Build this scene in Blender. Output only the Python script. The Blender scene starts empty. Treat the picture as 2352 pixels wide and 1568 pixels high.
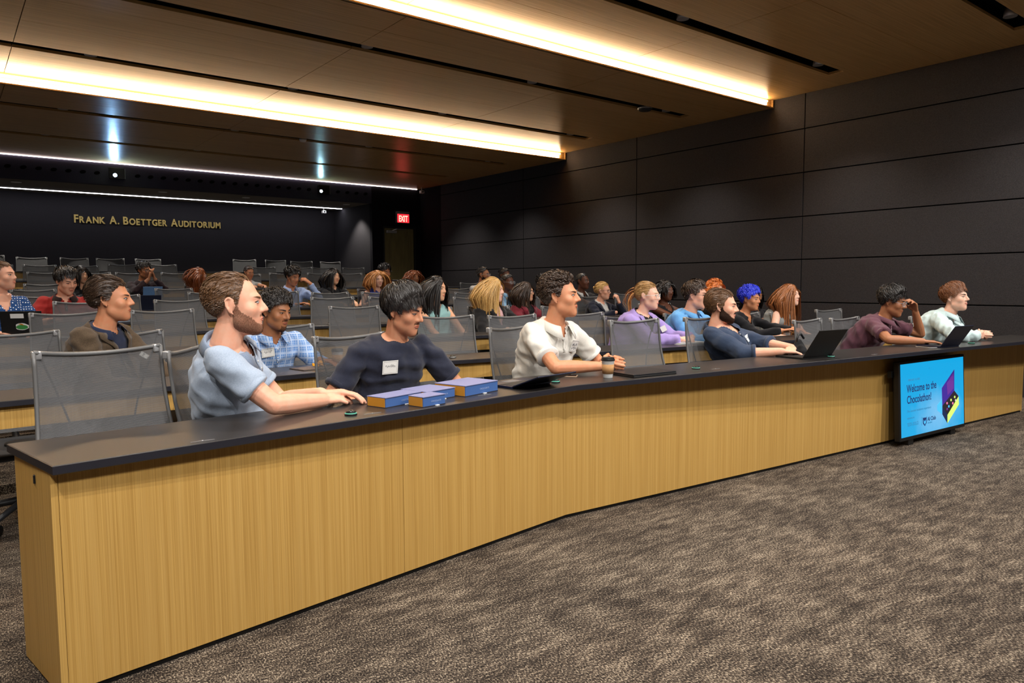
import bpy, bmesh, math, random
import numpy as np
from mathutils import Vector, Matrix, kdtree

# ------------------------------------------------------------------ camera, world, exposure
sc = bpy.context.scene
C = sc.collection
CAM_R = ((0.78713, -0.05317, 0.61448), (-0.61681, -0.05879, 0.78492), (-0.00561, -0.99685, -0.07908))   # columns: right, down, forward
EYE = Vector((0.0, 0.0, 1.30))
FPX = 1670.25
cam_d = bpy.data.cameras.new('camera'); cam = bpy.data.objects.new('camera', cam_d); C.objects.link(cam)
cam_d.sensor_width = 36.0; cam_d.lens = FPX * 36.0 / 2352.0; cam_d.clip_start = 0.05; cam_d.clip_end = 100
_r = Vector([CAM_R[i][0] for i in range(3)]); _f = Vector([CAM_R[i][2] for i in range(3)]).normalized()
_r = (_r - _f * _r.dot(_f)).normalized(); _u = _r.cross(_f)
cam.matrix_world = Matrix(((_r.x, _u.x, -_f.x, EYE.x), (_r.y, _u.y, -_f.y, EYE.y), (_r.z, _u.z, -_f.z, EYE.z), (0, 0, 0, 1)))
sc.camera = cam
sc.view_settings.view_transform = 'Standard'; sc.view_settings.look = 'None'
sc.view_settings.gamma = 1.0; sc.view_settings.use_curve_mapping = False
sc.view_settings.exposure = 0.18
wd = bpy.data.worlds.new('world'); sc.world = wd; wd.use_nodes = True
wd.node_tree.nodes['Background'].inputs[0].default_value = (0.5, 0.6, 0.8, 1)
wd.node_tree.nodes['Background'].inputs[1].default_value = 0.03
LED_W = 26.0          # ceiling cove strips
SPOT_W = 120.0        # downlights over the seats
FRONT_W = 215.0      # downlights over the open floor in front
BACK_W = 120.0        # recess downlights
PROJ_E = 900.0

rnd = random.Random(7)
TMP = bpy.data.scenes.new('scratch')          # holds nothing at the end; used to evaluate modifiers quickly

# ------------------------------------------------------------------ materials
def srgb(r, g, b):
    def f(c):
        c /= 255.0
        return c / 12.92 if c <= 0.04045 else ((c + 0.055) / 1.055) ** 2.4
    return (f(r), f(g), f(b), 1.0)
MATS = {}
def mat(name, col, rough=0.6, metal=0.0, spec=0.5, noise=None, bump=None, emit=None, alpha=None, sheen=0.0, sub=0.0):
    """noise = (scale xyz, amount, detail, col2); bump = (scale xyz, strength, detail)"""
    if name in MATS: return MATS[name]
    m = bpy.data.materials.new(name); m.use_nodes = True
    nt = m.node_tree; b = nt.nodes['Principled BSDF']
    b.inputs['Base Color'].default_value = col; b.inputs['Roughness'].default_value = rough
    b.inputs['Metallic'].default_value = metal; b.inputs['Specular IOR Level'].default_value = spec
    if sheen: b.inputs['Sheen Weight'].default_value = sheen
    if sub:
        b.inputs['Subsurface Weight'].default_value = sub; b.inputs['Subsurface Radius'].default_value = (0.012, 0.005, 0.003)
    def tex(scale, detail):
        tc = nt.nodes.new('ShaderNodeTexCoord'); mp = nt.nodes.new('ShaderNodeMapping'); nz = nt.nodes.new('ShaderNodeTexNoise')
        mp.inputs['Scale'].default_value = scale; nz.inputs['Scale'].default_value = 1.0; nz.inputs['Detail'].default_value = detail
        nt.links.new(tc.outputs['Object'], mp.inputs['Vector']); nt.links.new(mp.outputs['Vector'], nz.inputs['Vector'])
        return nz
    if noise:
        sca, amt, det, c2 = noise
        nz = tex(sca, det); mx = nt.nodes.new('ShaderNodeMix'); mx.data_type = 'RGBA'
        rp = nt.nodes.new('ShaderNodeMapRange'); rp.inputs[1].default_value = 0.5 - 0.5 / max(amt, 0.01) * 0.35; rp.inputs[2].default_value = 0.5 + 0.5 / max(amt, 0.01) * 0.35
        nt.links.new(nz.outputs['Fac'], rp.inputs[0]); nt.links.new(rp.outputs[0], mx.inputs['Factor'])
        mx.inputs['A'].default_value = col; mx.inputs['B'].default_value = c2
        nt.links.new(mx.outputs['Result'], b.inputs['Base Color'])
    if bump:
        sca, st, det = bump
        nz2 = tex(sca, det); bp = nt.nodes.new('ShaderNodeBump'); bp.inputs['Strength'].default_value = st; bp.inputs['Distance'].default_value = 0.004
        nt.links.new(nz2.outputs['Fac'], bp.inputs['Height']); nt.links.new(bp.outputs['Normal'], b.inputs['Normal'])
    if emit:
        b.inputs['Emission Color'].default_value = emit[0]; b.inputs['Emission Strength'].default_value = emit[1]
    if alpha is not None:
        b.inputs['Alpha'].default_value = alpha
    MATS[name] = m
    return m

def wood_mat(name, c1, c2, c3, axis, rough, spec=0.5, fine=420.0, coat=0.0):
    """straight-grained veneer: streaks run along `axis` (0,1,2) in object space"""
    m = bpy.data.materials.new(name); m.use_nodes = True; nt = m.node_tree; b = nt.nodes['Principled BSDF']
    tc = nt.nodes.new('ShaderNodeTexCoord')
    def nz(s_across, s_along, det):
        mp = nt.nodes.new('ShaderNodeMapping'); n = nt.nodes.new('ShaderNodeTexNoise')
        s = [s_across] * 3; s[axis] = s_along
        mp.inputs['Scale'].default_value = s; n.inputs['Scale'].default_value = 1.0; n.inputs['Detail'].default_value = det; n.inputs['Roughness'].default_value = 0.6
        nt.links.new(tc.outputs['Object'], mp.inputs['Vector']); nt.links.new(mp.outputs['Vector'], n.inputs['Vector']); return n
    a = nz(fine, 1.2, 3.0); d = nz(fine * 0.16, 0.5, 2.0)
    mx = nt.nodes.new('ShaderNodeMix'); mx.data_type = 'RGBA'; mx.inputs['A'].default_value = c1; mx.inputs['B'].default_value = c2
    r1 = nt.nodes.new('ShaderNodeMapRange'); r1.inputs[1].default_value = 0.36; r1.inputs[2].default_value = 0.64
    nt.links.new(a.outputs['Fac'], r1.inputs[0]); nt.links.new(r1.outputs[0], mx.inputs['Factor'])
    m2 = nt.nodes.new('ShaderNodeMix'); m2.data_type = 'RGBA'; m2.inputs['B'].default_value = c3
    r2 = nt.nodes.new('ShaderNodeMapRange'); r2.inputs[1].default_value = 0.45; r2.inputs[2].default_value = 0.75; r2.inputs[4].default_value = 0.55
    nt.links.new(d.outputs['Fac'], r2.inputs[0]); nt.links.new(r2.outputs[0], m2.inputs['Factor'])
    nt.links.new(mx.outputs['Result'], m2.inputs['A']); nt.links.new(m2.outputs['Result'], b.inputs['Base Color'])
    b.inputs['Roughness'].default_value = rough; b.inputs['Specular IOR Level'].default_value = spec
    b.inputs['Coat Weight'].default_value = coat; b.inputs['Coat Roughness'].default_value = 0.2
    MATS[name] = m; return m

def carpet_mat():
    m = bpy.data.materials.new('carpet'); m.use_nodes = True; nt = m.node_tree; b = nt.nodes['Principled BSDF']
    tc = nt.nodes.new('ShaderNodeTexCoord')
    def nz(s, det, typ='ShaderNodeTexNoise'):
        mp = nt.nodes.new('ShaderNodeMapping'); n = nt.nodes.new(typ)
        mp.inputs['Scale'].default_value = s; mp.inputs['Rotation'].default_value = (0, 0, 0.1); n.inputs['Scale'].default_value = 1.0
        if typ == 'ShaderNodeTexNoise': n.inputs['Detail'].default_value = det; n.inputs['Roughness'].default_value = 0.7
        nt.links.new(tc.outputs['Object'], mp.inputs['Vector']); nt.links.new(mp.outputs['Vector'], n.inputs['Vector']); return n
    fine = nz((175, 100, 100), 3.0); mid = nz((6, 16, 1), 3.0); big = nz((2.2, 0.9, 1), 3.0)
    add = nt.nodes.new('ShaderNodeMath'); add.operation = 'MULTIPLY_ADD'; add.inputs[1].default_value = 1.0
    nt.links.new(fine.outputs['Fac'], add.inputs[0])
    sh = nt.nodes.new('ShaderNodeMapRange'); sh.inputs[1].default_value = 0.3; sh.inputs[2].default_value = 0.7; sh.inputs[3].default_value = -0.06; sh.inputs[4].default_value = 0.06
    nt.links.new(mid.outputs['Fac'], sh.inputs[0]); nt.links.new(sh.outputs[0], add.inputs[2])
    add2 = nt.nodes.new('ShaderNodeMath'); add2.operation = 'ADD'
    s2 = nt.nodes.new('ShaderNodeMapRange'); s2.inputs[1].default_value = 0.3; s2.inputs[2].default_value = 0.7; s2.inputs[3].default_value = -0.03; s2.inputs[4].default_value = 0.03
    nt.links.new(big.outputs['Fac'], s2.inputs[0]); nt.links.new(add.outputs[0], add2.inputs[0]); nt.links.new(s2.outputs[0], add2.inputs[1])
    cr = nt.nodes.new('ShaderNodeValToRGB'); e = cr.color_ramp.elements
    e[0].position = 0.34; e[0].color = srgb(26, 23, 21); e[1].position = 0.66; e[1].color = srgb(178, 164, 144)
    k = cr.color_ramp.elements.new(0.47); k.color = srgb(58, 51, 46)
    k = cr.color_ramp.elements.new(0.56); k.color = srgb(108, 96, 83)
    nt.links.new(add2.outputs[0], cr.inputs['Fac']); nt.links.new(cr.outputs['Color'], b.inputs['Base Color'])
    bp = nt.nodes.new('ShaderNodeBump'); bp.inputs['Strength'].default_value = 0.8; bp.inputs['Distance'].default_value = 0.006
    nt.links.new(fine.outputs['Fac'], bp.inputs['Height']); nt.links.new(bp.outputs['Normal'], b.inputs['Normal'])
    b.inputs['Roughness'].default_value = 0.95; b.inputs['Specular IOR Level'].default_value = 0.1
    MATS['carpet'] = m; return m

def mesh_fabric(name, c1, c2, alpha, lines):
    """chair netting: fine horizontal threads, partly see-through"""
    m = bpy.data.materials.new(name); m.use_nodes = True; nt = m.node_tree; b = nt.nodes['Principled BSDF']
    tc = nt.nodes.new('ShaderNodeTexCoord'); wv = nt.nodes.new('ShaderNodeTexWave'); wv.bands_direction = 'Z'
    wv.inputs['Scale'].default_value = lines; wv.inputs['Distortion'].default_value = 1.2; wv.inputs['Detail'].default_value = 1.0
    nt.links.new(tc.outputs['Object'], wv.inputs['Vector'])
    mx = nt.nodes.new('ShaderNodeMix'); mx.data_type = 'RGBA'; mx.inputs['A'].default_value = c1; mx.inputs['B'].default_value = c2
    nt.links.new(wv.outputs['Fac'], mx.inputs['Factor']); nt.links.new(mx.outputs['Result'], b.inputs['Base Color'])
    mr = nt.nodes.new('ShaderNodeMapRange'); mr.inputs[3].default_value = alpha - 0.1; mr.inputs[4].default_value = alpha + 0.1
    nt.links.new(wv.outputs['Fac'], mr.inputs[0]); nt.links.new(mr.outputs[0], b.inputs['Alpha'])
    b.inputs['Roughness'].default_value = 0.6; b.inputs['Specular IOR Level'].default_value = 0.3
    MATS[name] = m; return m

wood_mat('oak_front', srgb(200, 160, 88), srgb(172, 132, 66), srgb(206, 168, 98), 2, 0.45, 0.4)
wood_mat('oak_ceiling', srgb(214, 178, 120), srgb(184, 146, 90), srgb(200, 162, 106), 0, 0.30, 0.5, 90.0)
carpet_mat()
mat('worktop', srgb(50, 46, 44), 0.32, noise=((320, 320, 320), 0.8, 2, srgb(36, 33, 32)))
mat('worktop_edge', srgb(34, 34, 42), 0.4)
mat('wall_dark', srgb(66, 64, 66), 0.9, spec=0.15, noise=((120, 120, 220), 0.9, 3, srgb(48, 46, 48)), bump=((300, 300, 300), 0.3, 2))
mat('wall_black', srgb(26, 26, 32), 0.9, spec=0.1, noise=((90, 90, 90), 0.6, 3, srgb(20, 20, 24)))
mat('wall_back', srgb(52, 50, 54), 0.9, spec=0.12, noise=((90, 90, 90), 0.7, 3, srgb(42, 41, 44)))
mat('soffit_blue', srgb(62, 62, 78), 0.85, spec=0.15, noise=((60, 60, 60), 0.6, 3, srgb(52, 52, 66)))
mat('recess_ceiling', srgb(120, 114, 104), 0.9, noise=((60, 60, 60), 0.5, 3, srgb(106, 100, 92)))
mat('black', srgb(10, 10, 11), 0.5); mat('black_gloss', srgb(14, 14, 16), 0.2); mat('black_matte', srgb(12, 12, 13), 0.95, spec=0.05)
mat('white_plastic', srgb(220, 220, 216), 0.4); mat('chrome', srgb(200, 200, 204), 0.25, 1.0)
mat('silver', srgb(175, 176, 178), 0.35, 0.6); mat('grey_plastic', srgb(95, 96, 98), 0.45); mat('dark_plastic', srgb(38, 39, 42), 0.45)
mesh_fabric('net', srgb(70, 71, 74), srgb(112, 112, 113), 0.80, 70.0)
mat('net_seam', srgb(24, 24, 27), 0.7); mat('net_frame', srgb(96, 96, 96), 0.4)
mat('seat_net', srgb(50, 51, 54), 0.8)
mat('led_warm', (1, 1, 1, 1), emit=((1.0, 0.74, 0.46, 1), LED_W))
mat('led_cool', (1, 1, 1, 1), emit=((0.93, 0.92, 1.0, 1), 12.0))
mat('led_pink', (1, 1, 1, 1), emit=((1.0, 0.80, 0.76, 1), 7.0))
mat('lamp_white', (1, 1, 1, 1), emit=((1.0, 0.97, 0.92, 1), 4.0))
mat('lamp_dim', srgb(205, 205, 200), 0.4, emit=((1.0, 0.95, 0.88, 1), 0.35))
mat('gold', srgb(226, 198, 120), 0.35, 0.35)
mat('exit_red', srgb(200, 10, 12), 0.4, emit=((1.0, 0.02, 0.03, 1), 1.6)); mat('exit_letter', srgb(255, 90, 80), 0.4, emit=((1.0, 0.16, 0.12, 1), 5.0))
mat('door_wood', srgb(120, 108, 62), 0.6, noise=((14, 14, 2), 0.7, 4, srgb(96, 86, 48)))
M = MATS

# ------------------------------------------------------------------ geometry helpers
def link(name, verts, faces, m, parent=None, smooth=False, mi=None):
    me = bpy.data.meshes.new(name); me.from_pydata([tuple(v) for v in verts], [], faces)
    ms = m if isinstance(m, (list, tuple)) else [m]
    for x in ms: me.materials.append(MATS[x] if isinstance(x, str) else x)
    if mi is not None: me.polygons.foreach_set('material_index', mi)
    if smooth: me.polygons.foreach_set('use_smooth', [True] * len(me.polygons))
    me.update()
    o = bpy.data.objects.new(name, me); C.objects.link(o)
    if parent: o.parent = parent
    return o
def empty(name, loc=(0, 0, 0), rz=0.0):
    o = bpy.data.objects.new(name, None); C.objects.link(o); o.location = loc; o.rotation_euler = (0, 0, rz); o.empty_display_size = 0.1
    return o
def tag(o, label, cat, group=None):
    o['label'] = label; o['category'] = cat
    if group: o['group'] = group
    return o
def struct(o, label=None):
    o['kind'] = 'structure'
    if label: o['label'] = label
    return o
class MB:
    """collects shapes into one mesh"""
    def __init__(s): s.v = []; s.f = []; s.mi = []
    def add(s, v, f, mi=0):
        n = len(s.v); s.v += [tuple(x) for x in v]; s.f += [tuple(i + n for i in q) for q in f]; s.mi += [mi] * len(f); return s
    def box(s, a, b, mi=0):
        x0, y0, z0 = a; x1, y1, z1 = b
        return s.add([(x0, y0, z0), (x1, y0, z0), (x1, y1, z0), (x0, y1, z0), (x0, y0, z1), (x1, y0, z1), (x1, y1, z1), (x0, y1, z1)],
                     [(0, 3, 2, 1), (4, 5, 6, 7), (0, 1, 5, 4), (1, 2, 6, 5), (2, 3, 7, 6), (3, 0, 4, 7)], mi)
    def bbox(s, a, b, r, mi=0):
        """box with all edges rounded once"""
        bm = bmesh.new(); bmesh.ops.create_cube(bm, size=1)
        for v in bm.verts: v.co = Vector([(a[i] + b[i]) / 2 + v.co[i] * (b[i] - a[i]) for i in range(3)])
        bmesh.ops.bevel(bm, geom=bm.edges[:], offset=r, segments=2, affect='EDGES', profile=0.6)
        bm.verts.index_update(); v = [x.co[:] for x in bm.verts]; f = [[x.index for x in q.verts] for q in bm.faces]; bm.free()
        return s.add(v, f, mi)
    def prism(s, poly, z0, z1, mi=0, mi_side=None):
        n = len(poly); zz = (z0, z1) if not callable(z0) else None
        v = [(p[0], p[1], z0) for p in poly] + [(p[0], p[1], z1) for p in poly]
        s.add(v, [tuple(reversed(range(n))), tuple(range(n, 2 * n))], mi)
        k = len(s.v) - 2 * n
        for i in range(n):
            j = (i + 1) % n; s.f.append((k + i, k + j, k + n + j, k + n + i)); s.mi.append(mi if mi_side is None else mi_side)
        return s
    def tube(s, path, r, seg=8, mi=0, cap=True, r2=None):
        P = [Vector(p) for p in path]; n = len(P); rr = r if hasattr(r, '__len__') else ([r] * n if r2 is None else [r + (r2 - r) * i / (n - 1) for i in range(n)])
        up = None; v = []; f = []
        for i, p in enumerate(P):
            t = (P[min(i + 1, n - 1)] - P[max(i - 1, 0)]).normalized()
            if up is None:
                up = Vector((0, 0, 1)) if abs(t.z) < 0.9 else Vector((1, 0, 0))
            up = (up - t * up.dot(t)).normalized(); sd = t.cross(up)
            for k in range(seg):
                a = 2 * math.pi * k / seg; v.append(p + (up * math.cos(a) + sd * math.sin(a)) * rr[i])
        for i in range(n - 1):
            for k in range(seg):
                a = i * seg + k; b2 = i * seg + (k + 1) % seg; f.append((a, b2, b2 + seg, a + seg))
        if cap:
            f.append(tuple(reversed(range(seg)))); f.append(tuple(range((n - 1) * seg, n * seg)))
        return s.add(v, f, mi)
    def lathe(s, prof, c=(0, 0, 0), seg=24, mi=0):
        """profile [(r,z)...] around z at c"""
        v = []; f = []; n = len(prof)
        for r, z in prof:
            for k in range(seg):
                a = 2 * math.pi * k / seg; v.append((c[0] + r * math.cos(a), c[1] + r * math.sin(a), c[2] + z))
        for i in range(n - 1):
            for k in range(seg):
                a = i * seg + k; b2 = i * seg + (k + 1) % seg; f.append((a, b2, b2 + seg, a + seg))
        f.append(tuple(reversed(range(seg)))); f.append(tuple(range((n - 1) * seg, n * seg)))
        return s.add(v, f, mi)
    def build(s, name, m, parent=None, smooth=False):
        return link(name, s.v, s.f, m, parent, smooth, s.mi)
def auto_smooth(o, deg=35):
    me = o.data; me.polygons.foreach_set('use_smooth', [True] * len(me.polygons))
    me.set_sharp_from_angle(angle=math.radians(deg)); return o
def text_mesh(txt, size, m, parent=None, name='lettering', bold=0.0, extrude=0.0, align='LEFT', sx=1.0, shear=0.0):
    cu = bpy.data.curves.new(name, 'FONT'); cu.body = txt; cu.size = size; cu.offset = bold; cu.extrude = extrude; cu.align_x = align; cu.shear = shear
    o = bpy.data.objects.new(name, cu); TMP.collection.objects.link(o)
    TMP.view_layers[0].update(); dg = TMP.view_layers[0].depsgraph; me = bpy.data.meshes.new_from_object(o.evaluated_get(dg))
    bpy.data.objects.remove(o); bpy.data.curves.remove(cu)
    for v in me.vertices: v.co.x *= sx
    me.materials.clear(); me.materials.append(MATS[m]); me.name = name
    n = bpy.data.objects.new(name, me); C.objects.link(n)
    if parent: n.parent = parent
    return n
def copy_tree(o, parent=None):
    c = o.copy(); C.objects.link(c); c.parent = parent
    for ch in o.children: copy_tree(ch, c)
    return c
# ------------------------------------------------------------------ room
XW, YB, YR, XL, YF = 9.5, 15.8, 17.9, -4.6, -4.0
ROWS = {'A': (2.64, 2.817, .111, -.105, 0.0), 'B': (2.70, 4.33, .066, -.168, 0.0), 'C': (2.6, 5.72, .075, -.17, .064), 'D': (2.6, 7.16, .07, -.175, .12),
        'E': (2.6, 8.62, .07, -.18, .162), 'F': (2.6, 10.07, .07, -.18, .225), 'G': (2.6, 11.5, .07, -.18, .34), 'H': (2.6, 12.95, .06, -.15, .49),
        'I': (2.6, 14.4, .04, -.08, .64), 'J': (2.6, 15.75, 0.0, 0.0, .82)}
ORD = {'A': 'front row', 'B': 'second row', 'C': 'third row', 'D': 'fourth row', 'E': 'fifth row', 'F': 'sixth row', 'G': 'seventh row', 'H': 'eighth row', 'I': 'ninth row', 'J': 'back row'}
def fy(k, x):
    a, b, l, r, _ = ROWS[k]; return b + (l if x < a else r) * (x - a)
TOP = 0.76
# floor and tiers
struct(MB().box((XL, YF, -0.3), (XW + 0.1, YR + 0.1, 0.0)).build('floor', 'carpet'), 'grey and beige speckled loop carpet')
for k in 'CDEFGHIJ':
    z = ROWS[k][4]; xs = [XL, ROWS[k][0], XW]
    fr = [(x, fy(k, x) - 0.06) for x in xs]
    struct(MB().prism(fr + [(XW, YR), (XL, YR)], -0.1, z).build('floor', 'carpet'))
# right wall with its panels
wr = struct(MB().box((XW + 0.02, YF, -0.3), (XW + 0.25, YR + 0.1, 4.2)).build('wall_right', 'black_matte'), 'dark charcoal fabric panel wall')
ZB = [-0.2, 0.42, 1.02, 1.617, 2.212, 2.815, 3.41, 4.02]; YV = [-3.69, -0.61, 2.47, 5.55, 8.63, 11.72, 14.85]
for i in range(len(YV) - 1):
    for j in range(len(ZB) - 1):
        g = 0.007
        MB().bbox((XW - 0.012, YV[i] + g, ZB[j] + g), (XW + 0.03, YV[i + 1] - g, ZB[j + 1] - g), 0.003).build('wall_panel', 'wall_dark', wr)
MB().box((XW - 0.004, 14.86, -0.2), (XW + 0.03, YB, 4.0)).build('wall_panel', 'wall_black', wr)
# left and front walls (out of frame)
struct(MB().box((XL - 0.2, YF, -0.3), (XL, YR + 0.1, 4.2)).build('wall_left', 'wall_dark'))
struct(MB().box((XL, YF - 0.2, -0.3), (XW, YF, 4.2)).build('wall_front', 'wall_dark'))
# back wall: soffit, door wall, recess
wb = struct(MB().box((XL, YB, 3.222), (8.16, YB + 0.12, 4.1)).build('wall_back', 'soffit_blue'), 'dark soffit above the rear recess')
n = 0
for i in range(34):
    x = 0.35 + i * 0.232
    if 2.5 < x < 3.02 or 6.66 < x < 7.25: continue
    a = [(x + 0.05 * math.cos(t) + 0.012 * math.sin(t), YB - 0.003, 3.43 + 0.034 * math.sin(t)) for t in [2 * math.pi * q / 14 for q in range(14)]]
    link('acoustic_hole', a + [(p[0], YB + 0.004, p[2]) for p in a], [tuple(range(14))] + [(q, q + 14, (q + 1) % 14 + 14, (q + 1) % 14) for q in range(14)], 'black_matte', wb)
wd_ = struct(MB().box((8.16, YB, -0.1), (8.44, YB + 0.12, 4.1)).box((9.34, YB, -0.1), (XW + 0.02, YB + 0.12, 4.1)).box((8.44, YB, 2.70), (9.34, YB + 0.12, 4.1)).build('wall_back', 'wall_black'), 'near-black wall around the exit door')
struct(MB().box((8.16, YB + 0.12, -0.1), (8.3, YR, 4.1)).build('wall_recess', 'wall_back'))
wrb = struct(MB().box((XL, YR, -0.1), (8.3, YR + 0.15, 4.1)).build('wall_recess', 'wall_back'), 'charcoal wall at the back of the recess')
struct(MB().box((XL, YB + 0.12, 3.222), (8.16, YR, 3.30)).build('ceiling', 'recess_ceiling'), 'pale ceiling of the rear recess')
# exit door
dr = struct(empty('door_1', (8.89, YB, 0.64)), 'olive wood exit door with closer')
MB().box((-0.41, 0.03, 0.0), (0.41, 0.07, 2.02)).build('leaf', 'door_wood', dr)
MB().box((-0.45, -0.012, 0.0), (-0.41, 0.06, 2.06)).box((0.41, -0.012, 0.0), (0.45, 0.06, 2.06)).box((-0.41, -0.012, 2.02), (0.41, 0.06, 2.06)).build('frame', 'black', dr)
cl = MB().bbox((-0.36, -0.035, 1.90), (-0.08, 0.03, 1.965), 0.008).build('door_closer', 'silver', dr)
MB().tube([(-0.2, -0.02, 1.965), (-0.1, -0.05, 2.0), (0.18, -0.03, 2.0)], 0.009, 6).build('arm', 'silver', cl)
MB().tube([(-0.34, 0.02, 0.98), (-0.34, -0.04, 0.98), (-0.24, -0.04, 0.98)], 0.012, 8).build('handle', 'silver', dr)
# ceiling: three levels stepping down, wood planks between black slots
SEC = [(3.88, -4.0, 6.05, [-1.30, 0.70, 2.70, 4.70]), (3.77, 6.05, 10.43, [7.03, 9.08]), (3.64, 10.43, YB, [11.41, 13.48])]
XS = [XL, -2.13, 0.71, 3.53, 6.42, XW - 0.03]; SW = 0.19; XE = 8.88
cel = struct(MB().box((XL, YF, 4.02), (XW + 0.1, YR + 0.1, 4.2)).build('ceiling', 'black_matte'), 'stepped oak plank ceiling with black slots')
LENS = [[3.74, 1.7, -0.4, -1.5, -2.7, 5.42], [7.56, 8.3, 9.84, 6.55], [10.92, 12.2, 12.85, 14.3, 15.05]]
for si, (z, y0, y1, slots) in enumerate(SEC):
    cuts = sorted([y0, y1] + [s for s in slots] + [s + SW for s in slots] + LENS[si])
    for a, b in zip(cuts[:-1], cuts[1:]):
        slot = any(abs(a - s) < 1e-6 for s in slots)
        if slot:
            MB().box((XE, a + 0.0008, z), (XW - 0.03, b - 0.0008, z + 0.03)).build('plank', 'oak_ceiling', cel); continue
        for c, d in zip(XS[:-1], XS[1:]):
            g = 0.0035; ga = 0.0005 if any(abs(a - s - SW) < 1e-6 for s in slots) else 0.002; gb = 0.0005 if any(abs(b - s) < 1e-6 for s in slots) else 0.002
            MB().box((c + g, a + ga, z), (d - g if d < 9 else d, b - gb, z + 0.03)).build('plank', 'oak_ceiling', cel)
    MB().box((XL, y0, z + 0.032), (XW, y1, z + 0.06), 0).build('backing', 'black_matte', cel) if False else None
    # black trough over each slot
    for s in slots:
        MB().box((XL, s, z + 0.12), (XE, s + SW, z + 0.125)).box((XL, s - 0.004, z + 0.03), (XE, s, z + 0.125)).box((XL, s + SW, z + 0.03), (XE, s + SW + 0.004, z + 0.125)).box((XE, s, z + 0.03), (XE + 0.004, s + SW, z + 0.125)).build('slot_trough', 'black_matte', cel)
# stepped fascias with LED coves
for (yf, zt, zb, nm) in ((6.05, 3.88, 3.77, 'front'), (10.43, 3.77, 3.64, 'rear')):
    fa = struct(MB().box((XL, yf, zb - 0.0), (XW - 0.03, yf + 0.02, zt + 0.03)).build('trim_1' if nm == 'front' else 'trim_2', 'oak_ceiling'))
    MB().box((XL, yf - 0.026, zb), (XW - 0.03, yf, zb + 0.014)).build('lip', 'oak_ceiling', fa)
    MB().box((XW - 0.05, yf - 0.026, zb + 0.014), (XW - 0.03, yf, zt)).build('end_block', 'oak_ceiling', fa)
    le = empty('led_strip', (0, yf, zb)); tag(le, 'long warm white LED cove strip along the %s ceiling step' % ('nearer' if nm == 'front' else 'farther'), 'light strip')
    h = zt - zb
    MB().bbox((XL + 0.1, -0.024, 0.020), (9.30, -0.002, 0.020 + h * 0.30), 0.004).build('diffuser', 'led_warm', le)
    MB().bbox((XL + 0.1, -0.016, h * 0.66), (9.34, -0.002, h * 0.82), 0.002).build('upper_diffuser', 'led_warm', le)
le = tag(MB().box((XL, YB - 0.02, 3.628), (9.40, YB - 0.004, 3.640)).build('led_strip', 'led_pink'), 'thin pinkish LED line where the ceiling meets the rear soffit', 'light strip')
le = tag(MB().box((XL, 17.33, 3.213), (8.12, 17.40, 3.221)).build('led_strip', 'led_cool'), 'cool white LED line in the ceiling of the rear recess', 'light strip')
# downlights
def spot(parent, loc, energy, size, blend, col, radius=0.04, rot=(0, 0, 0)):
    l = bpy.data.lights.new('lamp', 'SPOT'); l.energy = energy; l.spot_size = math.radians(size); l.spot_blend = blend; l.color = col; l.shadow_soft_size = radius
    o = bpy.data.objects.new('lamp', l); C.objects.link(o); o.parent = parent; o.location = loc; o.rotation_euler = rot; return o
cnt = 0
SECN = ['near ceiling level', 'middle ceiling level', 'far ceiling level']
for si, (z, y0, y1, slots) in enumerate(SEC):
    for sj, s in enumerate(slots):
        for xi, x in enumerate((-0.86, 1.41, 3.66, 5.91, 8.44)):
            front = si == 0 and sj < 2
            e = empty('downlight', (x, s + 0.085, z + 0.06)); cnt += 1
            tag(e, 'recessed downlight in the %s, %s slot, %s from the left' % (SECN[si], ['first', 'second', 'third', 'fourth'][sj], ['first', 'second', 'third', 'fourth', 'fifth'][xi]), 'downlight', 'ceiling downlights')
            MB().lathe([(0.058, -0.045), (0.062, -0.045), (0.050, 0.04), (0.02, 0.05)], seg=20).build('reflector', 'silver', e, True)
            MB().lathe([(0.050, -0.036), (0.048, -0.030)], seg=20).build('lens', 'lamp_white' if si == 0 else 'lamp_dim', e, True)
            spot(e, (0, 0, -0.085), FRONT_W if front else SPOT_W, 125 if front else 105, 0.9, (1.0, 0.93, 0.84) if not front else (1.0, 0.95, 0.90), 0.03, (math.radians(32 if front else 0), 0, 0))
for i, (x, y) in enumerate(((1.2, 16.35), (3.7, 16.35), (5.39, 16.35), (7.79, 16.38))):
    e = empty('downlight', (x, y, 3.222)); tag(e, 'round downlight in the recess ceiling, %s from the left' % ['first', 'second', 'third', 'fourth'][i], 'downlight', 'recess downlights')
    MB().lathe([(0.075, -0.006), (0.085, -0.006), (0.085, 0.0)], seg=20).build('trim_ring', 'white_plastic', e, True)
    MB().lathe([(0.072, -0.005), (0.070, 0.0)], seg=20).build('lens', 'lamp_white', e, True)
    spot(e, (0, 0, -0.03), BACK_W, 100, 0.6, (1.0, 0.93, 0.82), 0.04)
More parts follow.
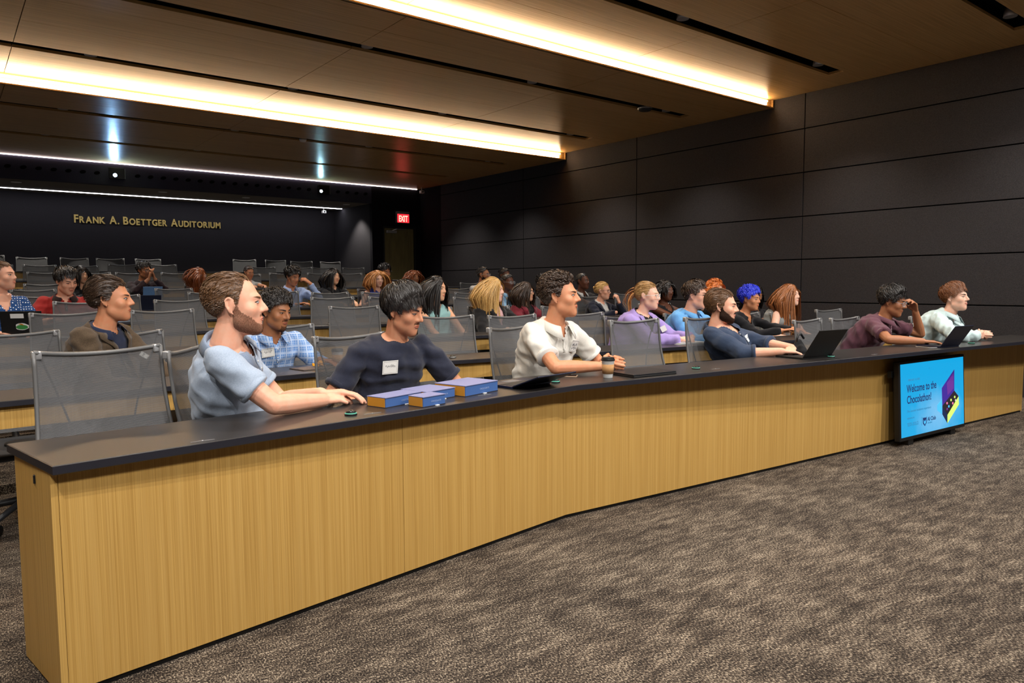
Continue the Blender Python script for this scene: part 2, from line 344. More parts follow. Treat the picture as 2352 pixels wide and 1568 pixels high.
# ceiling devices: smoke detectors, small sensors, cameras
for (x, y, z, r, lab) in ((7.99, 7.12, 3.77, 0.10, 'round white smoke detector under the second black ceiling slot'), (4.72, 11.46, 3.64, 0.055, 'small white sensor in the ceiling slot above the sixth row')):
    e = tag(empty('ceiling_sensor', (x, y, z)), lab, 'sensor')
    MB().lathe([(r * 0.55, -0.045), (r * 0.8, -0.04), (r, -0.015), (r, 0.0)], seg=24).build('housing', 'dark_plastic' if r > 0.08 else 'white_plastic', e, True)
    MB().lathe([(r * 0.96, -0.018), (r * 1.03, -0.012), (r * 1.03, 0.004)], seg=24).build('ring', 'silver', e, True)
for (x, y, z, lab) in ((9.33, 15.45, 3.60, 'small white camera hanging by the end of the soffit light line'), (7.72, 17.55, 3.20, 'small white camera on the recess ceiling near its right corner')):
    e = tag(empty('camera_fixture', (x, y, z)), lab, 'camera')
    MB().tube([(0, 0, 0.05), (0, 0, -0.03)], 0.014, 8).build('stem', 'white_plastic', e)
    MB().bbox((-0.045, -0.06, -0.10), (0.045, 0.04, -0.03), 0.012).build('housing', 'white_plastic', e)
    MB().tube([(0, -0.062, -0.065), (0, -0.05, -0.065)], 0.02, 12).build('lens', 'black_gloss', e)
# projectors in the soffit
mat('proj_a', (1, 1, 1, 1), emit=((0.35, 0.62, 1.0, 1), PROJ_E)); mat('proj_b', (1, 1, 1, 1), emit=((0.45, 0.85, 1.0, 1), PROJ_E * 0.25))
for (x, lx, m_, lab) in ((2.768, 2.73, 'proj_a', 'projector glaring bright blue-white in the rear soffit'), (6.955, 6.87, 'proj_b', 'dimmer projector in the soffit nearer the exit door')):
    e = tag(empty('projector', (x, YB, 3.445)), lab, 'projector')
    MB().bbox((-0.135, -0.05, -0.105), (0.135, 0.05, 0.105), 0.008).build('housing', 'black_gloss', e)
    MB().tube([(lx - x, -0.052, -0.04), (lx - x, -0.075, -0.04)], 0.042, 20).build('lens_barrel', 'black', e)
    MB().tube([(lx - x, -0.0755, -0.04), (lx - x, -0.078, -0.04)], 0.030, 20).build('lens', m_, e)
    MB().box((0.137, -0.045, -0.09), (0.142, -0.03, 0.09)).build('edge_strip', 'silver', e)
# EXIT sign
e = tag(empty('exit_sign', (8.965, YB - 0.05, 2.93)), 'red illuminated EXIT sign above the door', 'sign')
MB().bbox((-0.165, -0.025, -0.13), (0.165, 0.045, 0.075), 0.006).build('box', 'exit_red', e)
MB().box((-0.17, -0.03, 0.075), (0.17, 0.05, 0.135)).build('canopy', 'silver', e)
MB().box((-0.172, -0.028, -0.135), (-0.162, 0.045, 0.08)).box((0.162, -0.028, -0.135), (0.172, 0.045, 0.08)).box((-0.172, -0.028, -0.14), (0.172, 0.045, -0.13)).build('frame', 'silver', e)
for i, ch in enumerate('EXIT'):
    t = text_mesh(ch, 0.205, 'exit_letter', e, 'letter', 0.004, 0.002, 'CENTER', 0.62); t.rotation_euler = (math.pi / 2, 0, 0); t.location = (-0.092 + [0, 0.066, 0.122, 0.178][i], -0.028, -0.105)
# gold wall lettering
e = tag(empty('wall_lettering', (2.29, YR - 0.006, 2.645)), 'gold letters reading FRANK A. BOETTGER AUDITORIUM on the recess wall', 'lettering')
x = 0.0; big, sml = 0.232, 0.188; out = []
for w in ('FRANK', 'A.', 'BOETTGER', 'AUDITORIUM'):
    for i, ch in enumerate(w):
        t = text_mesh(ch, big if i == 0 else sml, 'gold', e, 'letter', 0.006, 0.012); t.rotation_euler = (math.pi / 2, 0, 0)
        bb = [v.co.x for v in t.data.vertices]; wch = max(bb) - min(bb)
        t.location = (x - min(bb), -0.012, 0.0); x += wch + 0.020; out.append(t)
    x += 0.075
k_ = 2.985 / (x - 0.095)
for t in out: t.location.x *= k_; t.scale = (k_, 1, 1)
# ------------------------------------------------------------------ desks
def line_pts(k, xl, xr, off):
    a = ROWS[k][0]; xs = [xl] + ([a] if xl < a < xr else []) + [xr]
    return [(x, fy(k, x) + off) for x in xs]
DESK = {'A': (0.236, 8.45), 'B': (-2.6, 7.9), 'C': (-2.6, 8.3), 'D': (-2.6, 8.3), 'E': (-2.6, 8.3), 'F': (-2.6, 8.3), 'G': (-2.6, 8.3), 'H': (-2.6, 8.2), 'I': (-2.6, 8.05), 'J': (-2.6, 8.05)}
DD = 0.45; TH = 0.030
desk_obj = {}
for k, (xl, xr) in DESK.items():
    fz = ROWS[k][4]; zt = fz + TOP
    d = empty('lecture_desk', (ROWS[k][0], fy(k, ROWS[k][0]), fz)); desk_obj[k] = d
    tag(d, 'long oak lecture desk with dark worktop in the %s' % ORD[k] if k != 'A' else 'long front-row oak desk with dark worktop, panel down to the carpet', 'desk')
    ox, oy = ROWS[k][0], fy(k, ROWS[k][0])
    fr = line_pts(k, xl, xr, 0.0); bk = line_pts(k, xl, xr, DD)
    if k == 'A': bk[0] = (0.150, 3.022)
    poly = [(p[0] - ox, p[1] - oy) for p in fr + bk[::-1]]
    # worktop with eased edges
    bm = bmesh.new(); vs = [bm.verts.new((p[0], p[1], TOP)) for p in poly]; f0 = bm.faces.new(vs)
    r = bmesh.ops.extrude_face_region(bm, geom=[f0]); 
    for v in r['geom']:
        if isinstance(v, bmesh.types.BMVert): v.co.z -= TH
    bmesh.ops.recalc_face_normals(bm, faces=bm.faces[:])
    ed = [e_ for e_ in bm.edges if abs(e_.verts[0].co.z - e_.verts[1].co.z) < 1e-6]
    bmesh.ops.bevel(bm, geom=ed, offset=0.0025, segments=1, affect='EDGES')
    me = bpy.data.meshes.new('worktop'); 
    for f_ in bm.faces: f_.material_index = 1 if abs(f_.normal.z) < 0.5 and f_.calc_area() > 0.002 else 0
    bm.to_mesh(me); bm.free(); me.materials.append(M['worktop']); me.materials.append(M['worktop_edge'])
    w = bpy.data.objects.new('worktop', me); C.objects.link(w); w.parent = d
    if k == 'A':
        # front panels to the floor; joints where two boards meet
        pan = lambda x: (2.925 + 0.135 * (x - 2.66)) if x < 2.66 else 2.925 - 0.072 * (x - 2.66)
        xsj = [0.252, 1.56, 2.66, 4.62, 6.6, 8.40]
        for a, b in zip(xsj[:-1], xsj[1:]):
            g = 0.0008 if b not in (2.66,) else 0.0
            q = [(a + 0.0008, pan(a + 0.0008)), (b - g, pan(b - g)), (b - g, pan(b - g) + 0.02), (a + 0.0008, pan(a + 0.0008) + 0.02)]
            MB().prism([(p[0] - ox, p[1] - oy) for p in q], 0.022, TOP - TH).build('front_panel', 'oak_front', d)
        MB().prism([(0.27 - ox, pan(0.27) + 0.012 - oy), (2.66 - ox, pan(2.66) + 0.012 - oy), (8.4 - ox, pan(8.4) + 0.012 - oy), (8.4 - ox, pan(8.4) + 0.03 - oy), (2.66 - ox, pan(2.66) + 0.03 - oy), (0.27 - ox, pan(0.27) + 0.03 - oy)], 0.0, 0.03).build('toe_kick', 'black', d)
        MB().prism([(0.232 - ox, pan(0.25) - 0.001 - oy), (0.2515 - ox, pan(0.25) - 0.001 - oy), (0.188 - ox, 2.985 - oy), (0.168 - ox, 2.985 - oy)], 0.012, TOP - TH).build('end_panel', 'oak_front', d)
        MB().box((8.38 - ox, pan(8.4) - oy, 0.012), (8.40 - ox, pan(8.4) + 0.42 - oy, TOP - TH)).build('end_panel', 'oak_front', d)
        pl = MB().bbox((-0.006, -0.016, -0.014), (0.004, 0.016, 0.014), 0.002).build('switch_plate', 'black', d); pl.location = (0.209 - ox, 2.765 - oy, 0.683); pl.rotation_euler = (0, 0, math.radians(-11))
        mk = MB().box((-0.0075, -0.003, -0.004), (-0.006, 0.003, 0.004)).build('mark', 'white_plastic', pl)
        for sx in (1.2, 2.66, 4.2, 5.6, 7.0):
            MB().box((sx - 0.02 - ox, pan(sx) + 0.03 - oy, 0.02), (sx + 0.02 - ox, pan(sx) + 0.36 - oy, TOP - TH)).build('support', 'black', d)
    else:
        ap = line_pts(k, xl + 0.05, xr - 0.05, 0.03); ap2 = line_pts(k, xl + 0.05, xr - 0.05, 0.05)
        MB().prism([(p[0] - ox, p[1] - oy) for p in ap + ap2[::-1]], TOP - TH - 0.108, TOP - TH).build('front_panel', 'oak_front', d)
        nl = int((xr - xl) / 1.35)
        for i in range(nl + 1):
            sx = xl + 0.12 + i * (xr - xl - 0.24) / nl
            MB().box((sx - 0.02 - ox, fy(k, sx) + 0.09 - oy, 0.0), (sx + 0.02 - ox, fy(k, sx) + 0.38 - oy, TOP - TH)).build('support', 'black', d)
        MB().box((xr - 0.07 - ox, fy(k, xr) + 0.03 - oy, 0.0), (xr - 0.05 - ox, fy(k, xr) + 0.42 - oy, TOP - TH)).build('end_panel', 'oak_front', d)
# round power grommets and flat slots set into the worktops
mat('green_glow', srgb(70, 150, 130), 0.4, emit=((0.3, 1.0, 0.72, 1), 0.12))
GR = {'A': [(1.315, 0.10, 1), (2.62, 0.15, 1), (3.71, 0.16, 1), (5.02, 0.12, 1), (7.0, 0.13, 1)], 'B': [(2.93, 0.16, 0), (5.6, 0.15, 0)], 'C': [(3.0, 0.15, 0)], 'D': [(3.2, .15, 0)]}
for k, L in GR.items():
    for (x, o_, glow) in L:
        g = empty('power_knob', (x - ROWS[k][0], fy(k, x) + o_ - fy(k, ROWS[k][0]), TOP)); g.parent = desk_obj[k]; g.location = (x - ROWS[k][0], fy(k, x) + o_ - fy(k, ROWS[k][0]), TOP)
        desk = desk_obj[k]
        b_ = MB().lathe([(0.026, 0.0), (0.027, 0.004), (0.024, 0.006)], seg=24).build('power_knob', 'black_gloss', desk, True); b_.location = g.location
        bpy.data.objects.remove(g)
        MB().lathe([(0.0245, 0.006), (0.0255, 0.008), (0.0235, 0.0105)], seg=24).build('ring', 'green_glow' if glow else 'silver', b_, True)
        MB().lathe([(0.022, 0.0105), (0.019, 0.016), (0.010, 0.021), (0.004, 0.0225)], seg=24).build('cap', 'black_gloss', b_, True)
for k, x, o_ in (('A', 0.69, 0.035), ('A', 1.40, 0.065), ('A', 2.06, 0.10), ('A', 3.80, 0.09), ('A', 5.45, 0.06), ('A', 6.30, 0.10)):
    s_ = MB().bbox((-0.04, -0.006, 0.0), (0.04, 0.006, 0.0012), 0.0005).build('cable_slot', 'grey_plastic', desk_obj[k]); s_.location = (x - ROWS[k][0], fy(k, x) + o_ - fy(k, ROWS[k][0]), TOP)
    t_ = MB().lathe([(0.004, 0.0012), (0.003, 0.003)], seg=10).build('pin', 'silver', s_, True)

# ------------------------------------------------------------------ chairs
def back_pt(u, v):
    hw = 0.285 - 0.040 * v - 0.012 * math.sin(math.pi * v)
    x = u * hw
    z = 0.50 + 0.565 * v - 0.022 * (1 - u * u) * v ** 3
    y = 0.19 + 0.13 * v + 0.03 * math.sin(math.pi * v) - 0.055 * u * u
    return Vector((x, y, z))
def chair_master():
    t = empty('office_chair', (0, 0, 0))
    nu, nv = 16, 14
    v = [back_pt(-1 + 2 * i / nu, j / nv) for j in range(nv + 1) for i in range(nu + 1)]
    f = [(j * (nu + 1) + i, j * (nu + 1) + i + 1, (j + 1) * (nu + 1) + i + 1, (j + 1) * (nu + 1) + i) for j in range(nv) for i in range(nu)]
    b = link('backrest', v, f, 'net', t, True)
    left = [back_pt(-1, j / 10) for j in range(11)]; right = [back_pt(1, j / 10) for j in range(11)]; top = [back_pt(-1 + 2 * i / 12, 1) for i in range(13)]
    MB().tube(left, 0.0085, 8).tube(right, 0.0085, 8).tube(top, 0.0095, 8).build('back_frame', 'net_frame', t, True)
    for s in (-1, 1):
        pth = []
        for j in range(13):
            q = 1 - j / 12; u = s * (0.30 + 0.62 * q ** 1.5); p = back_pt(u, q); pth.append(p + Vector((0, 0.007, 0)))
        MB().tube(pth, 0.0042, 6).build('seam', 'net_seam', t, True)
        p = back_pt(s * 0.95, 0.985)
        c = MB().bbox((-0.018, -0.012, -0.020), (0.018, 0.016, 0.016), 0.006).build('corner_cap', 'silver', t, True); c.location = p + Vector((0, 0.006, 0))
    # support spine behind the back, from the seat to the corners
    MB().tube([(0, 0.10, 0.40), (0, 0.24, 0.42), (0, 0.30, 0.50), (0, 0.305, 0.62)], 0.022, 8, r2=0.014).build('spine', 'dark_plastic', t, True)
    sv = []; n = 10
    for j in range(n + 1):
        for i in range(n + 1):
            u = -1 + 2 * i / n; w = -1 + 2 * j / n
            hx = 0.245 * (1 - 0.10 * (w < 0) * w * w); y = w * 0.225 - 0.02
            z = 0.468 - 0.012 * (1 - u * u) * (1 - w * w) - (0.03 * max(0, -w - 0.5) ** 1.5 * 2)
            sv.append((u * hx * math.sqrt(1 - 0.12 * w * w), y, z))
    sf = [(j * (n + 1) + i, j * (n + 1) + i + 1, (j + 1) * (n + 1) + i + 1, (j + 1) * (n + 1) + i) for j in range(n) for i in range(n)]
    k = len(sv); sv2 = sv + [(p[0] * 0.97, p[1], p[2] - 0.028) for p in sv]
    sf2 = sf + [tuple(reversed([q + k for q in g])) for g in sf]
    ring = list(range(n + 1)) + [j * (n + 1) + n for j in range(1, n + 1)] + [n * (n + 1) + i for i in range(n - 1, -1, -1)] + [j * (n + 1) for j in range(n - 1, 0, -1)]
    sf2 += [(ring[i], ring[i] + k, ring[(i + 1) % len(ring)] + k, ring[(i + 1) % len(ring)]) for i in range(len(ring))]
    link('seat', sv2, sf2, 'seat_net', t, True)
    MB().lathe([(0.035, 0.12), (0.035, 0.30), (0.024, 0.30), (0.024, 0.42), (0.09, 0.425), (0.09, 0.44)], seg=12).build('column', 'black', t, True)
    for a in range(5):
        an = 2 * math.pi * a / 5 + 0.3; cx, sx = math.cos(an), math.sin(an)
        l = MB().tube([(0.02 * cx, 0.02 * sx, 0.115), (0.16 * cx, 0.16 * sx, 0.10), (0.29 * cx, 0.29 * sx, 0.075)], 0.022, 6, r2=0.014).build('base_leg', 'dark_plastic', t, True)
        w = MB().tube([(0.29 * cx - 0.02 * sx, 0.29 * sx + 0.02 * cx, 0.03), (0.29 * cx + 0.02 * sx, 0.29 * sx - 0.02 * cx, 0.03)], 0.03, 10).build('caster', 'black', l, True)
    return t
chair0 = chair_master(); _used = [False]
def chair(x, y, z, rz, label, dz=0.0, tilt=0.0):
    o = chair0 if not _used[0] else copy_tree(chair0); _used[0] = True
    o.location = (x, y, z); o.rotation_euler = (0, 0, rz)
    tag(o, label, 'chair', 'mesh-back office chairs along the lecture desks')
    if dz:
        for c in o.children:
            if c.name.split('.')[0] not in ('base_leg', 'column'): c.location.z += dz
    return o
# positions of the backs (x along the row, turn in degrees, label tail)
NTH = ['first', 'second', 'third', 'fourth', 'fifth', 'sixth', 'seventh', 'eighth', 'ninth', 'tenth']
CH = {'A': [(0.515, 2, -0.03), (1.30, 42, -0.03), (2.02, 12, -0.02), (3.02, 25, -0.02), (3.949, 4, 0), (4.68, 4, 0), (5.924, 10, -0.06), (6.46, 6, -0.06), (7.72, 6, -0.08)],
      'B': [(0.298, 0, 0), (0.93, 30, -0.03), (1.95, 6, -0.03), (3.333, -4, 0), (3.954, 4, -0.01), (4.693, 6, -0.01), (5.165, 2, -0.05), (5.86, 8, -0.04), (6.75, 10, -0.06), (7.25, 20, -0.06), (8.05, 6, -0.05)],
      'C': [(0.749, 2, 0), (1.442, 0, 0), (3.175, -2, -0.01), (3.95, 0, -0.04), (4.62, 0, -0.04), (5.5, 4, -0.05), (6.85, 2, -0.05), (7.6, 2, -0.05), (8.35, 4, -0.05)],
      'D': [(0.38, 5, 0), (1.062, -4, 0), (1.932, 0, 0), (2.75, 4, 0), (3.565, -2, 0), (4.226, 2, 0), (5.3, 2, -0.02), (6.05, 0, -0.03), (7.1, 0, -0.03), (7.75, 0, 0)],
      'E': [(0.863, -4, 0), (1.6, 4, 0), (2.652, 0, 0.02), (3.485, 2, 0.02), (4.141, 0, 0), (4.805, 2, 0), (5.55, 0, -0.04), (6.184, 0, -0.02), (6.9, 0, -0.04), (7.9, 0, -0.03)],
      'F': [(0.907, 4, 0), (1.75, 4, 0), (2.576, -2, 0), (4.15, 4, 0), (4.75, 4, -0.03), (5.40, 4, -0.03), (6.30, 0, -0.03), (6.856, 0, -0.03), (7.5, 4, -0.03)],
      'G': [(0.5, 4, 0), (1.166, -4, -0.04), (1.75, 4, -0.04), (2.5, 4, -0.05), (3.3, 4, -0.05), (6.2, 4, -0.05), (6.8, 4, -0.05), (7.997, 2, -0.05)],
      'H': [(0.62, -4, 0), (1.32, 4, 0), (2.016, -4, 0), (2.577, 4, 0), (3.286, -2, 0), (4.45, 4, -0.02), (5.101, -6, 0), (5.784, 4, 0), (6.362, -6, 0)],
      'I': [(0.75, 4, 0), (1.396, -4, 0), (2.061, 2, 0), (2.719, -4, 0.03), (3.396, 3, 0.03), (5.297, -4, 0), (6.069, -4, 0), (6.542, 4, 0), (7.244, -4, 0)],
      'J': [(0.72, 6, 0.03), (1.403, -6, 0), (2.101, 8, 0), (2.735, -6, 0), (3.428, 4, 0), (5.419, -8, 0.02), (6.124, 4, 0.02), (6.749, -14, 0), (7.472, -8, 0)]}
for k, L in CH.items():
    for i, (x, dg, dz) in enumerate(L):
        sl = ROWS[k][2] if x < ROWS[k][0] else ROWS[k][3]
        a = math.atan(sl) + math.radians(dg)
        by = fy(k, x) + 0.95
        ox, oy = x + 0.30 * math.sin(a), by - 0.30 * math.cos(a)
        if k == 'A' and i == 1: ox, oy = 1.14, 3.52; a = math.radians(54)
        if k == 'A' and i == 3: ox, oy = 3.06, 3.56; a = math.radians(14)
        if k == 'A' and i == 2: ox, oy = 1.88, 3.56; a = math.radians(12)
        chair(ox, oy, ROWS[k][4], a, 'grey mesh-back office chair in the %s, %s from the left' % (ORD[k], NTH[i] if i < 10 else 'eleventh'), dz)
# ------------------------------------------------------------------ people
def _n(v): return v / np.linalg.norm(v)
A3 = lambda *a: np.array(a, float)
def ell(p, c, r):
    q = (p - np.array(c)) / np.array(r); k0 = np.linalg.norm(q, axis=-1); k1 = np.linalg.norm(q / np.array(r), axis=-1)
    return k0 * (k0 - 1.0) / np.maximum(k1, 1e-6)
def sph(p, c, r): return np.linalg.norm(p - np.array(c), axis=-1) - r
def capd(p, a, b, ra, rb):
    a = np.array(a); b = np.array(b); ab = b - a; t = np.clip(((p - a) @ ab) / (ab @ ab), 0, 1)
    return np.linalg.norm(p - a - t[..., None] * ab, axis=-1) - (ra + (rb - ra) * t)
def smin(a, b, k):
    h = np.clip(0.5 + 0.5 * (b - a) / k, 0, 1); return b + (a - b) * h - k * h * (1 - h)
def smax(a, b, k): return -smin(-a, -b, k)
def head_sdf(p, fem):
    j = 0.90 if fem else 1.0; x = np.abs(p[..., 0]); q = p.copy(); q[..., 0] = x
    d = ell(p, (0, -0.018, 0.030), (0.0765, 0.098, 0.086))
    d = smin(d, ell(p, (0, 0.026, -0.034), (0.061 * j, 0.066, 0.084)), 0.030)
    d = smin(d, ell(p, (0, 0.030, -0.078), (0.051 * j, 0.053, 0.040)), 0.025)
    d = smin(d, sph(q, (0.046 * j, 0.006, -0.066), 0.016), 0.030)
    d = smin(d, sph(p, (0, 0.070, -0.101), 0.019 if fem else 0.022), 0.022)
    d = smin(d, capd(q, (0.008, 0.083, 0.021), (0.036, 0.070, 0.022), 0.010, 0.010), 0.016)
    d = smin(d, sph(q, (0.042, 0.058, -0.026), 0.021), 0.022)
    d = smax(d, -sph(q, (0.032, 0.104, 0.003), 0.0185), 0.014)
    d = smin(d, sph(q, (0.0315, 0.0735, 0.002), 0.0125), 0.004)
    d = smin(d, capd(p, (0, 0.083, 0.020), (0, 0.106 if fem else 0.110, -0.026), 0.0065, 0.0105), 0.010)
    d = smin(d, sph(q, (0.0115, 0.096, -0.031), 0.0085), 0.007)
    d = smin(d, ell(p, (0, 0.0865, -0.0565), (0.022, 0.0105, 0.0058)), 0.006)
    d = smin(d, ell(p, (0, 0.0850, -0.0670), (0.020, 0.0105, 0.0066)), 0.006)
    return d
def head_hit(dirs, fem):
    t = np.full(dirs.shape[:-1], 0.19)
    for _ in range(46): t = t - 0.75 * head_sdf(dirs * t[..., None], fem)
    return dirs * t[..., None]
def face_hit(xz, fem):
    """project (x,z) points onto the face from the front"""
    if fem not in _FACE:
        gx = np.linspace(-0.072, 0.072, 181); gz = np.linspace(-0.125, 0.085, 264); X, Z = np.meshgrid(gx, gz, indexing='ij')
        p = np.stack([X.ravel(), np.full(X.size, 0.15), Z.ravel()], 1)
        for _ in range(50): p[:, 1] -= np.clip(0.75 * head_sdf(p, fem), -0.02, 0.03)
        _FACE[fem] = np.maximum(p[:, 1], -0.05).reshape(X.shape)
    G = _FACE[fem]; u = np.clip((xz[:, 0] + 0.072) / 0.0008, 0, 179.99); v = np.clip((xz[:, 1] + 0.125) / (0.21 / 263), 0, 262.99)
    i = u.astype(int); j = v.astype(int); a = u - i; b = v - j
    y = G[i, j] * (1 - a) * (1 - b) + G[i + 1, j] * a * (1 - b) + G[i, j + 1] * (1 - a) * b + G[i + 1, j + 1] * a * b
    return np.stack([xz[:, 0], y, xz[:, 1]], 1)
_FACE = {}
_HEADS = {}
def head_grid(fem, nu, nv):
    k = (fem, nu, nv)
    if k not in _HEADS:
        lat = np.linspace(-math.pi / 2, math.pi / 2, nv + 1)[1:-1]
        s = np.linspace(-1, 1, nu + 1)[:-1]; lon = math.pi * (0.62 * s + 0.38 * s ** 3)     # denser at the face
        L, B = np.meshgrid(lon, lat)
        D = np.stack([np.sin(L) * np.cos(B), np.cos(L) * np.cos(B), np.sin(B)], -1).reshape(-1, 3)
        D = np.vstack([D, [[0, 0, -1], [0, 0, 1]]])
        P = head_hit(D, fem); m = nv - 1; F = []
        for j in range(m - 1):
            for i in range(nu):
                F.append((j * nu + i, j * nu + (i + 1) % nu, (j + 1) * nu + (i + 1) % nu, (j + 1) * nu + i))
        for i in range(nu):
            F.append((m * nu, (i + 1) % nu, i)); F.append((m * nu + 1, (m - 1) * nu + i, (m - 1) * nu + (i + 1) % nu))
        _HEADS[k] = (D, P, [tuple(reversed(f)) for f in F])
    return _HEADS[k]
def hairline(az, recede=0.0, low=0.0):
    a = np.degrees(az)
    return np.radians(np.interp(a, [0, 35, 55, 69, 77, 82, 88, 106, 114, 130, 180], [47 + recede, 46 + recede * 1.3, 40 + recede, 26, 0 - low, 0 - low, 20, 20, -10 - low, -27 - low, -36 - low]))
_RAD = {}
def head_rad(u, fem):
    """head radius along unit directions, from a cached table"""
    if fem not in _RAD:
        lo = np.linspace(-math.pi, math.pi, 145); la = np.linspace(-math.pi / 2, math.pi / 2, 73); L, B = np.meshgrid(lo, la, indexing='ij')
        D = np.stack([np.sin(L) * np.cos(B), np.cos(L) * np.cos(B), np.sin(B)], -1).reshape(-1, 3); _RAD[fem] = np.linalg.norm(head_hit(D, fem), axis=1).reshape(L.shape)
    a = (np.arctan2(u[:, 0], u[:, 1]) + math.pi) / (2 * math.pi) * 144; b = (np.arcsin(np.clip(u[:, 2], -1, 1)) + math.pi / 2) / math.pi * 72
    i = np.clip(a.astype(int), 0, 143); j = np.clip(b.astype(int), 0, 71); a = a - i; b = b - j; G = _RAD[fem]
    return G[i, j] * (1 - a) * (1 - b) + G[i + 1, j] * a * (1 - b) + G[i, j + 1] * (1 - a) * b + G[i + 1, j + 1] * a * b
class Frame:
    def __init__(s, o, fwd, up): 
        s.o = np.array(o, float); s.f = _n(np.array(fwd, float)); u = np.array(up, float); u = u - s.f * (u @ s.f); s.u = _n(u); s.r = np.cross(s.f, s.u)
    def w(s, p, k=1.0):
        p = np.atleast_2d(np.asarray(p, float)) * k; return s.o + p[:, :1] * s.r + p[:, 1:2] * s.f + p[:, 2:3] * s.u
    def v(s, d): return np.array([d @ s.r, d @ s.f, d @ s.u])
def capsule(mb, path, rad, flat=False, seg=10):
    P = [np.array(p, float) for p in path]; R = list(rad)
    t0 = _n(P[1] - P[0]); t1 = _n(P[-1] - P[-2])
    pre = [P[0] - t0 * R[0] * 0.96, P[0] - t0 * R[0] * 0.62]; pr = [R[0] * 0.28, R[0] * 0.78]
    post = [P[-1] + t1 * R[-1] * 0.62, P[-1] + t1 * R[-1] * 0.96]; po = [R[-1] * 0.78, R[-1] * 0.28]
    if flat: post = []; po = []
    mb.tube([Vector(p) for p in pre + P + post], pr + R + po, seg)
def loft(mb, rings, n=20):
    """rings: (centre, right, fwd, hw, hd) closed volume"""
    v = []; f = []
    for (c, r, fw, hw, hd) in rings:
        for k in range(n):
            a = 2 * math.pi * k / n; ca, sa = math.cos(a), math.sin(a)
            e = 0.82
            v.append(c + r * hw * math.copysign(abs(ca) ** e, ca) + fw * hd * math.copysign(abs(sa) ** e, sa))
    m = len(rings)
    for i in range(m - 1):
        for k in range(n):
            f.append((i * n + k, i * n + (k + 1) % n, (i + 1) * n + (k + 1) % n, (i + 1) * n + k))
    f.append(tuple(reversed(range(n)))); f.append(tuple(range((m - 1) * n, m * n)))
    mb.add(v, f)
def remesh(mb, vox, smooth=2):
    me = bpy.data.meshes.new('tmp'); me.from_pydata([tuple(v) for v in mb.v], [], mb.f); me.update()
    o = bpy.data.objects.new('tmp', me); TMP.collection.objects.link(o)
    md = o.modifiers.new('r', 'REMESH'); md.mode = 'VOXEL'; md.voxel_size = vox; md.adaptivity = 0.0
    if smooth:
        sm = o.modifiers.new('s', 'SMOOTH'); sm.factor = 0.5; sm.iterations = smooth
    TMP.view_layers[0].update(); dg = TMP.view_layers[0].depsgraph; r = bpy.data.meshes.new_from_object(o.evaluated_get(dg))
    bpy.data.objects.remove(o); bpy.data.meshes.remove(me); return r
def mesh_np(me):
    v = np.empty(len(me.vertices) * 3); me.vertices.foreach_get('co', v); return v.reshape(-1, 3)
def mesh_nrm(me):
    v = np.empty(len(me.vertices) * 3); me.vertices.foreach_get('normal', v); return v.reshape(-1, 3)
def finish(me, name, m, parent, org):
    me.name = name; me.materials.clear()
    for x in (m if isinstance(m, (list, tuple)) else [m]): me.materials.append(MATS[x] if isinstance(x, str) else x)
    v = mesh_np(me) - org; me.vertices.foreach_set('co', v.ravel()); me.polygons.foreach_set('use_smooth', [True] * len(me.polygons)); me.update()
    o = bpy.data.objects.new(name, me); C.objects.link(o); o.parent = parent; return o
def ik(s, w, l1, l2, pole):
    d = w - s; L = np.linalg.norm(d)
    if L > (l1 + l2) * 0.995: w = s + d / L * (l1 + l2) * 0.995; d = w - s; L = np.linalg.norm(d)
    L = max(L, abs(l1 - l2) + 0.02)
    a = (l1 * l1 - l2 * l2 + L * L) / (2 * L); h = math.sqrt(max(l1 * l1 - a * a, 0)); dn = d / np.linalg.norm(d)
    pl = pole - dn * (pole @ dn); pl = _n(pl); return s + dn * a + pl * h, w
def hand(mb, w, d, n, side, curl=(0.25, 0.35, 0.25), k=1.0, spread=1.0, thumb=1.0, fc=None):
    """palm, four fingers and a thumb; w wrist, d towards the fingers, n palm normal, side +1 right / -1 left"""
    d = _n(d); n = _n(n - d * (n @ d)); t = np.cross(d, n) * side
    off = [0.0265, 0.009, -0.0085, -0.0245]; kl = [0.086, 0.090, 0.084, 0.075]
    ln = [(0.043, 0.026, 0.021), (0.048, 0.029, 0.022), (0.044, 0.027, 0.021), (0.035, 0.021, 0.019)]
    for i in range(4):
        b = w + t * off[i] * 0.62 * k + d * 0.006 * k; kn = w + (t * off[i] + d * kl[i]) * k
        capsule(mb, [b, kn], [0.0135 * k, 0.0118 * k], seg=8)
        a = 0.0; p = kn; sp = _n(d + t * off[i] * 2.2 * (spread - 0.4)); rr = [0.0098, 0.0090, 0.0082, 0.0074] if i < 3 else [0.0088, 0.008, 0.0074, 0.0068]
        pts = [p]; c = curl if fc is None else fc[i]
        for q in range(3):
            a += c[q]; p = p + (sp * math.cos(a) + n * math.sin(a)) * ln[i][q] * k; pts.append(p)
        capsule(mb, pts, [x * k for x in rr], seg=8)
    b = w + (d * 0.018 + t * 0.020 + n * 0.004) * k
    d1 = _n(d * 0.72 + t * 0.62 * thumb + n * 0.30); d2 = _n(d * 0.90 + t * 0.28 * thumb + n * 0.32); d3 = _n(d * 0.95 + t * 0.05 + n * 0.42)
    p1 = b + d1 * 0.040 * k; p2 = p1 + d2 * 0.033 * k; p3 = p2 + d3 * 0.025 * k
    capsule(mb, [b, p1, p2, p3], [0.0135 * k, 0.0118 * k, 0.0102 * k, 0.0085 * k], seg=8)
_rs = np.random.RandomState(3)
